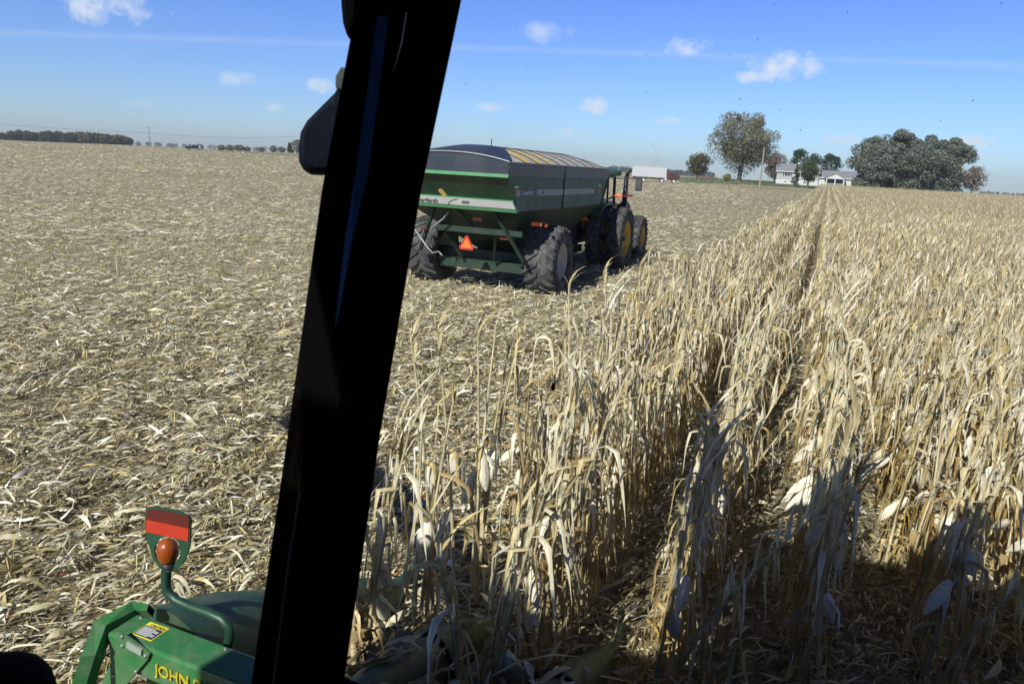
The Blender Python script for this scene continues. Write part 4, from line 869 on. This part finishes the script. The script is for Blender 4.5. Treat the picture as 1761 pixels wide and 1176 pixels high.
tree('broad_tree', 'broad grey-green tree nearest the house garage, at the left of the right-hand clump', 1496, 325, 230, 262, 36, GG, 15000, .6, 9, .3, -.05, ntr=2)
tree('broad_tree', 'tallest grey-green tree in the middle of the right-hand clump', 1541, 328, 217, 270, 42, GG, 17000, .6, 10, .35, -.05, ntr=2)
tree('broad_tree', 'grey-green tree right of middle in the right-hand clump', 1586, 330, 224, 265, 42, GG, 17000, .6, 11, .35, -.05, ntr=3)
tree('broad_tree', 'grey-green tree at the right edge of the right-hand clump', 1626, 332, 229, 268, 32, GG, 14000, .6, 12, .3, -.05, ntr=2)
tree('small_autumn_tree', 'small sparse pinkish-brown tree furthest right, on the horizon', 1670, 333, 283, 285, 21, RD + [(.16, .12, .08)], 2200, .45, 13, .2, .15)
tree('shrub', 'low yellow-green shrub beside the trunk of the tallest tree', 1250, 311, 299, 272, 10, [(.26, .25, .06), (.16, .19, .05)], 700, .35, 14, .06, .02, cat='shrub')
tree('conifer', 'dark pointed conifer on the left horizon near the mirror', 498, 262, 246, 420, 6.5, DK, 700, .7, 15, .25, .05, shape='cone', z0=at_d(498, 263, 420).z)
for i, (px, pt, hw) in enumerate(((380, 250, 8), (395, 250, 9), (412, 249, 8), (425, 253, 6), (448, 254, 7), (470, 251, 7), (484, 253, 7), (511, 240, 12))):
    tree('far_bush', ['small grey-green bush just right of the pickup on the left horizon', 'olive bush second to the right of the pickup on the left horizon', 'third bush right of the pickup on the left horizon', 'low fourth bush right of the pickup on the left horizon', 'low fifth bush right of the pickup, after a gap', 'sixth bush right of the pickup on the left horizon', 'bush just left of the dark pointed conifer on the horizon', 'larger rounded bush right of the dark conifer, touching the mirror'][i], px, 262, pt, 430, hw, GG + OL[:1], 500, .8, 20 + i, .2, .02, 'bushes along the left horizon', z0=at_d(px, 263 - (511 - px) * .03, 430).z, cat='bush')

# far woods that read as one mass
def woods(name, label, x0, x1, d, hs, cols, n=26, seed=1, depth=40, leaf=1.3, nl=420):
    r = np.random.default_rng(seed); parts = []
    for i in range(n):
        px = x0 + (x1 - x0) * (i + r.uniform(0, 1)) / n; dd = d + r.uniform(0, depth); b = at_d(px, 300, dd); zg = min(tz(b.x, b.y), 9); hpx = np.interp(px, [h[0] for h in hs], [h[1] for h in hs]); zt = at_d(px, hpx, d).z + r.normal(0, .8); H = max(2, zt - zg); w = H * r.uniform(.4, .6)
        m_ = nl; dv = r.normal(size=(m_, 3)); dv /= np.linalg.norm(dv, axis=1)[:, None]; P = np.array([b.x, b.y, zg + H * .52]) + dv * np.array([w, w, H * .5]) * (r.uniform(.4, 1.05, m_) ** .5)[:, None]
        A = r.normal(size=(m_, 3)); A /= np.linalg.norm(A, axis=1)[:, None]; B = np.cross(A, r.normal(size=(m_, 3))); B /= np.linalg.norm(B, axis=1)[:, None]; s = (leaf * r.uniform(.5, 1.2, m_))[:, None]
        V = np.stack([P - A * s * .5, P + B * s * .4, P + A * s * .5, P - B * s * .4], 1).reshape(-1, 3); c = np.array(cols[r.integers(len(cols))]) * r.uniform(.8, 1.2)
        parts.append((V, np.arange(m_ * 4).reshape(m_, 4), np.tile([c], (m_ * 4, 1))))
    V, Q, C = join(parts); return tag(np_mesh(name, V, Q, M['foliage'], C), label, 'woods', kind='stuff')
WC = [(.075, .10, .055), (.065, .09, .05), (.10, .11, .06), (.13, .12, .06), (.08, .09, .06)]
woods('far_woods', 'long dark wood on the left horizon', 8, 228, 620, [(8, 232), (30, 228), (100, 229), (160, 229), (228, 236)], WC, 110, 3, 60, 1.4, 300)
woods('horizon_treeline', 'faint blue-green line of trees along the far horizon', -60, 560, 1900, [(-60, 236), (240, 244), (560, 257)], WC, 70, 5, 300, 3.5, 90)
woods('horizon_treeline', 'faint line of trees on the horizon behind the grain truck', 1040, 1230, 1300, [(1040, 285), (1100, 287), (1150, 291), (1230, 296)], WC, 46, 6, 200, 2.6, 140)
woods('horizon_treeline', 'faint line of trees on the horizon at the far right', 1690, 1830, 1900, [(1690, 329), (1830, 337)], WC, 26, 7, 200, 2.5, 80)

# ------------------------------------------------------------------ grain truck
def frame(px, d, zb=None):
    b = at_d(px, 300, d); v = Vector((b.x, b.y, 0)).normalized(); rz = math.atan2(-v.x, v.y); return (b.x, b.y, tz(b.x, b.y) if zb is None else zb), rz
loc, rz = frame(1087, 208); truck = empty('grain_truck', loc, rz, 'maroon semi truck with long white ribbed grain trailer, parked beyond the field', 'truck')
def L(m_, name, mt, par): return m_.build(name, mt, par)
m = MB(); m.box(0, 9.1, -1.2, 1.2, 1.45, 3.95)
for i in range(23): m.box(.15 + i * .39, .30 + i * .39, -1.30, -1.2, 1.55, 3.85)
m.box(-.05, 9.15, -1.27, 1.27, 3.95, 4.05); m.box(-.05, 9.15, -1.27, -1.21, 1.35, 1.5); trl = L(m, 'trailer', M['trailer'], truck)
m = MB(); m.box(.3, 12.3, -.45, .45, .85, 1.15); m.box(.6, 3.9, -.9, .9, .7, .95); L(m, 'chassis', M['black'], truck)
m = MB(); m.box(9.35, 11.25, -1.1, 1.1, 1.1, 3.0, .08); m.poly([(11.25, -.95, 1.0), (12.75, -.95, 1.0), (12.8, -.95, 1.9), (12.3, -.95, 2.3), (11.25, -.95, 2.45)], (0, 1.9, 0)); m.box(9.35, 10.0, -1.0, 1.0, 3.0, 3.5, .08); m.poly([(10.5, -1.25, .9), (10.7, -1.25, 1.3), (11.6, -1.25, 1.35), (11.9, -1.25, .8), (11.95, -1.25, .95), (11.7, -1.25, 1.5), (10.6, -1.25, 1.45)], (0, .5, 0)); cabm = L(m, 'cab', M['maroon'], truck)
m = MB(); m.box(10.45, 11.1, -1.115, -1.102, 2.2, 2.85); m.box(11.255, 11.27, -.9, .9, 2.4, 2.9); L(m, 'window', M['glass_dark'], cabm)
m = MB(); m.lathe([(-.0, .001), (0, .3), (1.5, .3), (1.5, .001)], (8.4, -1.0, .85), 'x', 14); L(m, 'fuel_tank', M['chrome'], truck)
m = MB(); m.lathe([(-.0, .07), (2.2, .07)], (9.9, -1.0, 1.6), 'z', 8); L(m, 'exhaust_stack', M['chrome'], truck)
for x in (1.25, 3.15, 8.0, 11.15):
    for sg in (-1, 1):
        m = MB(); m.lathe([(-.2, .3), (-.2, .5), (-.12, .54), (.12, .54), (.2, .5), (.2, .3)], (x, sg * 1.02, .54), 'y', 20); w_ = L(m, 'wheel', M['rubber'], truck)
        m = MB(); m.lathe([(.19 * sg, .3), (.14 * sg, .26), (.1 * sg, .001)], (x, sg * 1.02, .54), 'y', 16); L(m, 'rim', M['white'], w_)

# ------------------------------------------------------------------ pickup on the left horizon
pzb = at_d(331, 258.3, 285); loc, rz = frame(318, 285, pzb.z); pick = empty('pickup_truck', (pzb.x - 2.2, pzb.y - 1.8, pzb.z), rz, 'dark blue pickup parked on the left horizon', 'pickup')
loc2 = at_d(318.5, 257.6, 285); pick.location = (loc2.x, loc2.y, tz(loc2.x, loc2.y))
m = MB(); m.box(0, 5.6, -.95, .95, .55, 1.15, .08); m.box(0, 2.0, -.95, .95, 1.15, 1.3); m.poly([(2.1, -.85, 1.15), (2.3, -.85, 1.85), (3.9, -.85, 1.85), (4.4, -.85, 1.15)], (0, 1.7, 0)); body = L(m, 'body', M['navy'], pick)
m = MB(); m.box(2.5, 3.8, -.87, -.855, 1.3, 1.75); L(m, 'window', M['glass_dark'], body)
m = MB(); m.box(4.3, 4.9, -.97, -.955, .65, 1.1); L(m, 'door_panel', M['white'], body)
for x in (1.0, 4.5):
    for sg in (-1, 1): m = MB(); m.lathe([(-.12, .001), (-.12, .4), (.12, .4), (.12, .001)], (x, sg * .85, .4), 'y', 16); L(m, 'wheel', M['rubber'], pick)

# ------------------------------------------------------------------ farmhouse
HD = 285; hz = 2.35; b = at_d(1336, 313, HD); loc, rz = frame(1336, HD, hz); house = empty('farmhouse', loc, rz, 'split-level farmhouse with grey roof, pale siding, gabled porch and attached garage', 'house')
u = HD / F; zpx = lambda px, py: at_d(px, py, HD).z - hz
W1 = 62 * u; e1 = zpx(1345, 293.5); r1 = zpx(1345, 281.5)
m = MB(); m.box(0, W1, 0, 8, 1.35, e1); L(m, 'wall', M['siding'], house)
m = MB(); m.box(-.02, W1 + .02, -.02, 8.02, -1.0, 1.35); L(m, 'foundation_wall', M['siding_white'], house)
def gable(mb, x0, x1, y0, y1, ze, zr, ov=.5, th=.18):
    ym = (y0 + y1) / 2; k = (zr - ze) / (ym - y0)
    for sgn, yy in ((-1, y0 - ov), (1, y1 + ov)):
        z0 = ze - k * ov; vs = [(x0 - ov, yy, z0), (x1 + ov, yy, z0), (x1 + ov, ym, zr), (x0 - ov, ym, zr)]; mb.add(vs + [(a, b_, c + th) for a, b_, c in vs], [(0, 1, 2, 3), (7, 6, 5, 4), (0, 4, 5, 1), (1, 5, 6, 2), (3, 7, 4, 0)])
m = MB(); gable(m, 0, W1, 0, 8, e1, r1); L(m, 'roof', M['roof'], house)
m = MB(); m.box(-.5, W1 + .5, -.62, -.56, e1 - .42, e1 - .18); L(m, 'gutter', M['white'], house)
def win(x, z0, w, h, y=-.03):
    m = MB(); m.box(x, x + w, y - .03, y + .03, z0, z0 + h); f = L(m, 'window', M['white'], house); m = MB(); m.box(x + .1, x + w / 2 - .04, y - .045, y - .03, z0 + .1, z0 + h - .1); m.box(x + w / 2 + .04, x + w - .1, y - .045, y - .03, z0 + .1, z0 + h - .1); L(m, 'pane', M['glass_dark'], f)
win(2.6, 2.5, 1.9, 1.5); win(7.8, 2.5, 1.8, 1.4); win(2.6, .45, 1.0, .5, -.05); win(9, .3, 1.2, .7, -.05)
for x in (2.1, 4.55, 7.3, 9.65): m = MB(); m.box(x, x + .4, -.06, -.03, 2.5, 4.0); L(m, 'shutter', M['decal_dark'], house)
X2 = W1; X3 = 160 * u; e2 = zpx(1450, 306); r2 = zpx(1450, 295)
m = MB(); m.box(X2, X3, 1.0, 9.5, -1.0, e2); L(m, 'wall', M['siding_white'], house)
m = MB(); gable(m, X2 + .5, X3, 1, 9.5, e2, r2); L(m, 'roof', M['roof'], house)
m = MB(); m.box(X2, X3 + .5, .4, .48, e2 - .42, e2 - .18); L(m, 'gutter', M['white'], house)
gx0, gx1 = 72 * u, 99 * u; gm_ = (gx0 + gx1) / 2; gz = e2 - .25
m = MB(); k = 1.6
for s_, xe in ((-1, gx0 - .4), (1, gx1 + .4)):
    vs = [(xe, -2.2, gz - .1), (gm_, -2.2, gz + k), (gm_, 3, gz + k), (xe, 3, gz - .1)]; m.add(vs + [(a, b_, c + .2) for a, b_, c in vs], [(0, 1, 2, 3), (7, 6, 5, 4), (0, 4, 5, 1), (3, 7, 4, 0)])
L(m, 'porch_roof', M['roof'], house)
m = MB(); m.poly([(gx0, -2.0, gz - .05), (gx1, -2.0, gz - .05), (gm_, -2.0, gz + k - .15)], (0, .1, 0)); m.beam((gx0 - .4, -2.24, gz), (gm_, -2.24, gz + k + .1), .08, .25, (0, 1, 0)); m.beam((gx1 + .4, -2.24, gz), (gm_, -2.24, gz + k + .1), .08, .25, (0, 1, 0)); m.box(gx0, gx1, -2.1, 1, gz - .3, gz - .05); L(m, 'porch_gable', M['siding_white'], house)
for x in (gx0 + .2, gm_ - .1, gx1 - .3): m = MB(); m.box(x, x + .28, -2.0, -1.75, -.2, gz - .3); L(m, 'porch_post', M['white'], house)
m = MB(); m.box(gx0, gx1, -2.05, -1.98, .75, .85); [m.box(gx0 + i * .28, gx0 + .08 + i * .28, -2.04, -1.99, .05, .75) for i in range(int((gx1 - gx0) / .28))]; m.box(gx0 - .2, gx1 + .2, -2.2, 1, -.6, .05); L(m, 'porch_rail', M['white'], house)
m = MB(); m.box(gx0 + .6, gx1 - .6, .9, .97, .1, 2.4); L(m, 'porch_front', M['decal_dark'], house)
ga0, ga1 = 110 * u, 126 * u; m = MB(); m.box(ga0, ga1, .93, .98, -.9, 2.1); L(m, 'garage_dark_panel', M['decal_dark'], house)  # dark panel on the wall painted in for the shade inside the open garage
m = MB(); m.box(131 * u, 147 * u, .93, .98, -.9, 2.1); [m.box(131 * u, 147 * u, .91, .93, -.9 + i * .6, -.86 + i * .6) for i in range(1, 5)]; L(m, 'garage_door', M['white'], house)
m = MB(); m.box(-.2 + 30 * u, .5 + 30 * u, 3.4, 4.1, r1 - .6, r1 + .7); L(m, 'chimney', M['siding_white'], house)
loc, rz = frame(1470, 268, tz(*dirxy(1470, 268)) + .9); car = empty('parked_car', loc, rz, 'dark car parked in front of the white garage door', 'car')
m = MB(); m.box(0, 3.6, -.85, .85, .35, 1.0, .12); m.poly([(.5, -.75, 1.0), (.9, -.75, 1.5), (2.5, -.75, 1.5), (3.1, -.75, 1.0)], (0, 1.5, 0)); body = L(m, 'body', M['navy'], car)
m = MB(); m.box(1.0, 2.4, -.77, -.755, 1.05, 1.42); L(m, 'window', M['glass_dark'], body)
for x in (.7, 2.9): m = MB(); m.lathe([(-.1, .001), (-.1, .33), (.1, .33), (.1, .001)], (x, -.8, .33), 'y', 14); L(m, 'wheel', M['rubber'], car)

# board fence, poles, wires, pylon
loc, rz = frame(1198, 268); fe = empty('board_fence', loc, rz, 'low brown board fence under the small tree left of the tall tree', 'fence')
fl = 34 * 268 / F
for i in range(7): m = MB(); m.box(i * fl / 6 - .07, i * fl / 6 + .07, -.07, .07, -.3, 1.45); L(m, 'fence_post', M['fence_brown'], fe)
for k in range(3): m = MB(); m.box(0, fl, -.11, -.072, .4 + k * .38, .55 + k * .38); L(m, 'fence_rail', M['fence_brown'], fe)
def pole(px, pyb, pyt, d, r0, label, cross=True, zb=None):
    b = at_d(px, pyb, d); z0 = tz(b.x, b.y); zt = at_d(px, pyt, d).z; root = empty('utility_pole', (b.x, b.y, z0), math.atan2(-b.x, b.y), label, 'utility pole'); ORG[root.name] = None
    m = MB(); m.tube([(0, 0, -.3), (0, 0, zt - z0)], [r0, r0 * .7], 10); m.build('pole', M['wood_grey'], root)
    if cross: m = MB(); m.box(-1.1, 1.1, -.06, .06, zt - z0 - .6, zt - z0 - .45); m.build('crossarm', M['wood_grey'], root); m = MB(); [m.lathe([(0, .05), (.16, .06), (.2, .001)], (x, 0, zt - z0 - .45), 'z', 6) for x in (-1, -.4, .4, 1)]; m.build('insulator', M['white'], root)
    return Vector((b.x, b.y, zt))
P1 = pole(1306, 322, 254, 206, .24, 'grey wooden utility pole on the lawn edge in front of the tall tree', False)
P2 = pole(258, 253, 217, 330, .16, 'thin utility pole on the left horizon right of the dark wood', True)
def wire(pts, r, label):
    m = MB(); m.tube(pts, r, 4, cap=False); o = m.build('power_line', M['wire']); return tag(o, label, 'power line')
def sag(a, b, s, n=16): return [a.lerp(b, i / n) - Vector((0, 0, s * 4 * (i / n) * (1 - i / n))) for i in range(n + 1)]
wire(sag(at_d(-120, 203, 330), at_d(258, 229, 330), .6), .035, 'thin power line left of the pole on the left horizon')
wire(sag(at_d(258, 229, 330), at_d(640, 222, 330), 2.6), .035, 'thin power line running from the left horizon pole to the mirror')
b = at_d(1127, 298, 900); py = empty('transmission_tower', (b.x, b.y, tz(b.x, b.y)), YAW, 'faint steel lattice transmission tower on the horizon behind the grain truck', 'pylon'); ORG[py.name] = None
Hh = at_d(1127, 246, 900).z - tz(b.x, b.y); m = MB(); hb = 3.6
for sx in (-1, 1):
    for sy in (-1, 1): m.tube([(sx * hb, sy * hb, 0), (sx * 1.3, sy * 1.3, Hh * .62)], .16, 4)
n = 7
for k in range(n):
    f0, f1 = k / n, (k + 1) / n; w0, w1 = hb - (hb - 1.3) * f0, hb - (hb - 1.3) * f1; z0, z1 = Hh * .62 * f0, Hh * .62 * f1
    for sy in (-1, 1): m.tube([(-w0, sy * w0, z0), (w1, sy * w1, z1)], .08, 4); m.tube([(w0, sy * w0, z0), (-w1, sy * w1, z1)], .08, 4)
    for sx in (-1, 1): m.tube([(sx * w0, -w0, z0), (sx * w1, w1, z1)], .08, 4)
m.build('lattice_mast', M['steel_far'], py)
m = MB()
for sg in (-1, 1): m.tube([(0, 0, Hh * .6), (sg * 5.0, 0, Hh * .86), (sg * 10, 0, Hh)], .14, 4); m.tube([(0, 0, Hh * .7), (sg * 4, 0, Hh * .9), (sg * 10, 0, Hh)], .1, 4); m.tube([(sg * 5, 0, Hh * .86), (sg * 4, 0, Hh * .9)], .1, 4)
m.tube([(-4.3, 0, Hh * .86), (4.3, 0, Hh * .86)], .1, 4); m.build('crossarm', M['steel_far'], py)

# ------------------------------------------------------------------ haze: the far trees fade to blue
hm = bpy.data.materials.new('haze_air'); hm.use_nodes = True; t = hm.node_tree; t.nodes.remove(t.nodes['Principled BSDF']); pv = t.nodes.new('ShaderNodeVolumePrincipled')
pv.inputs['Color'].default_value = (1, 1, 1, 1); pv.inputs['Density'].default_value = .00023; pv.inputs['Anisotropy'].default_value = .3; t.links.new(pv.outputs[0], t.nodes['Material Output'].inputs['Volume'])
HAZE = True
if HAZE:
    m = MB(); m.box(-3100, 3100, -3100, 3100, -12, 60); hz_ = m.build('haze', hm); tag(hz_, 'thin pale blue air over the fields', 'haze', kind='stuff')
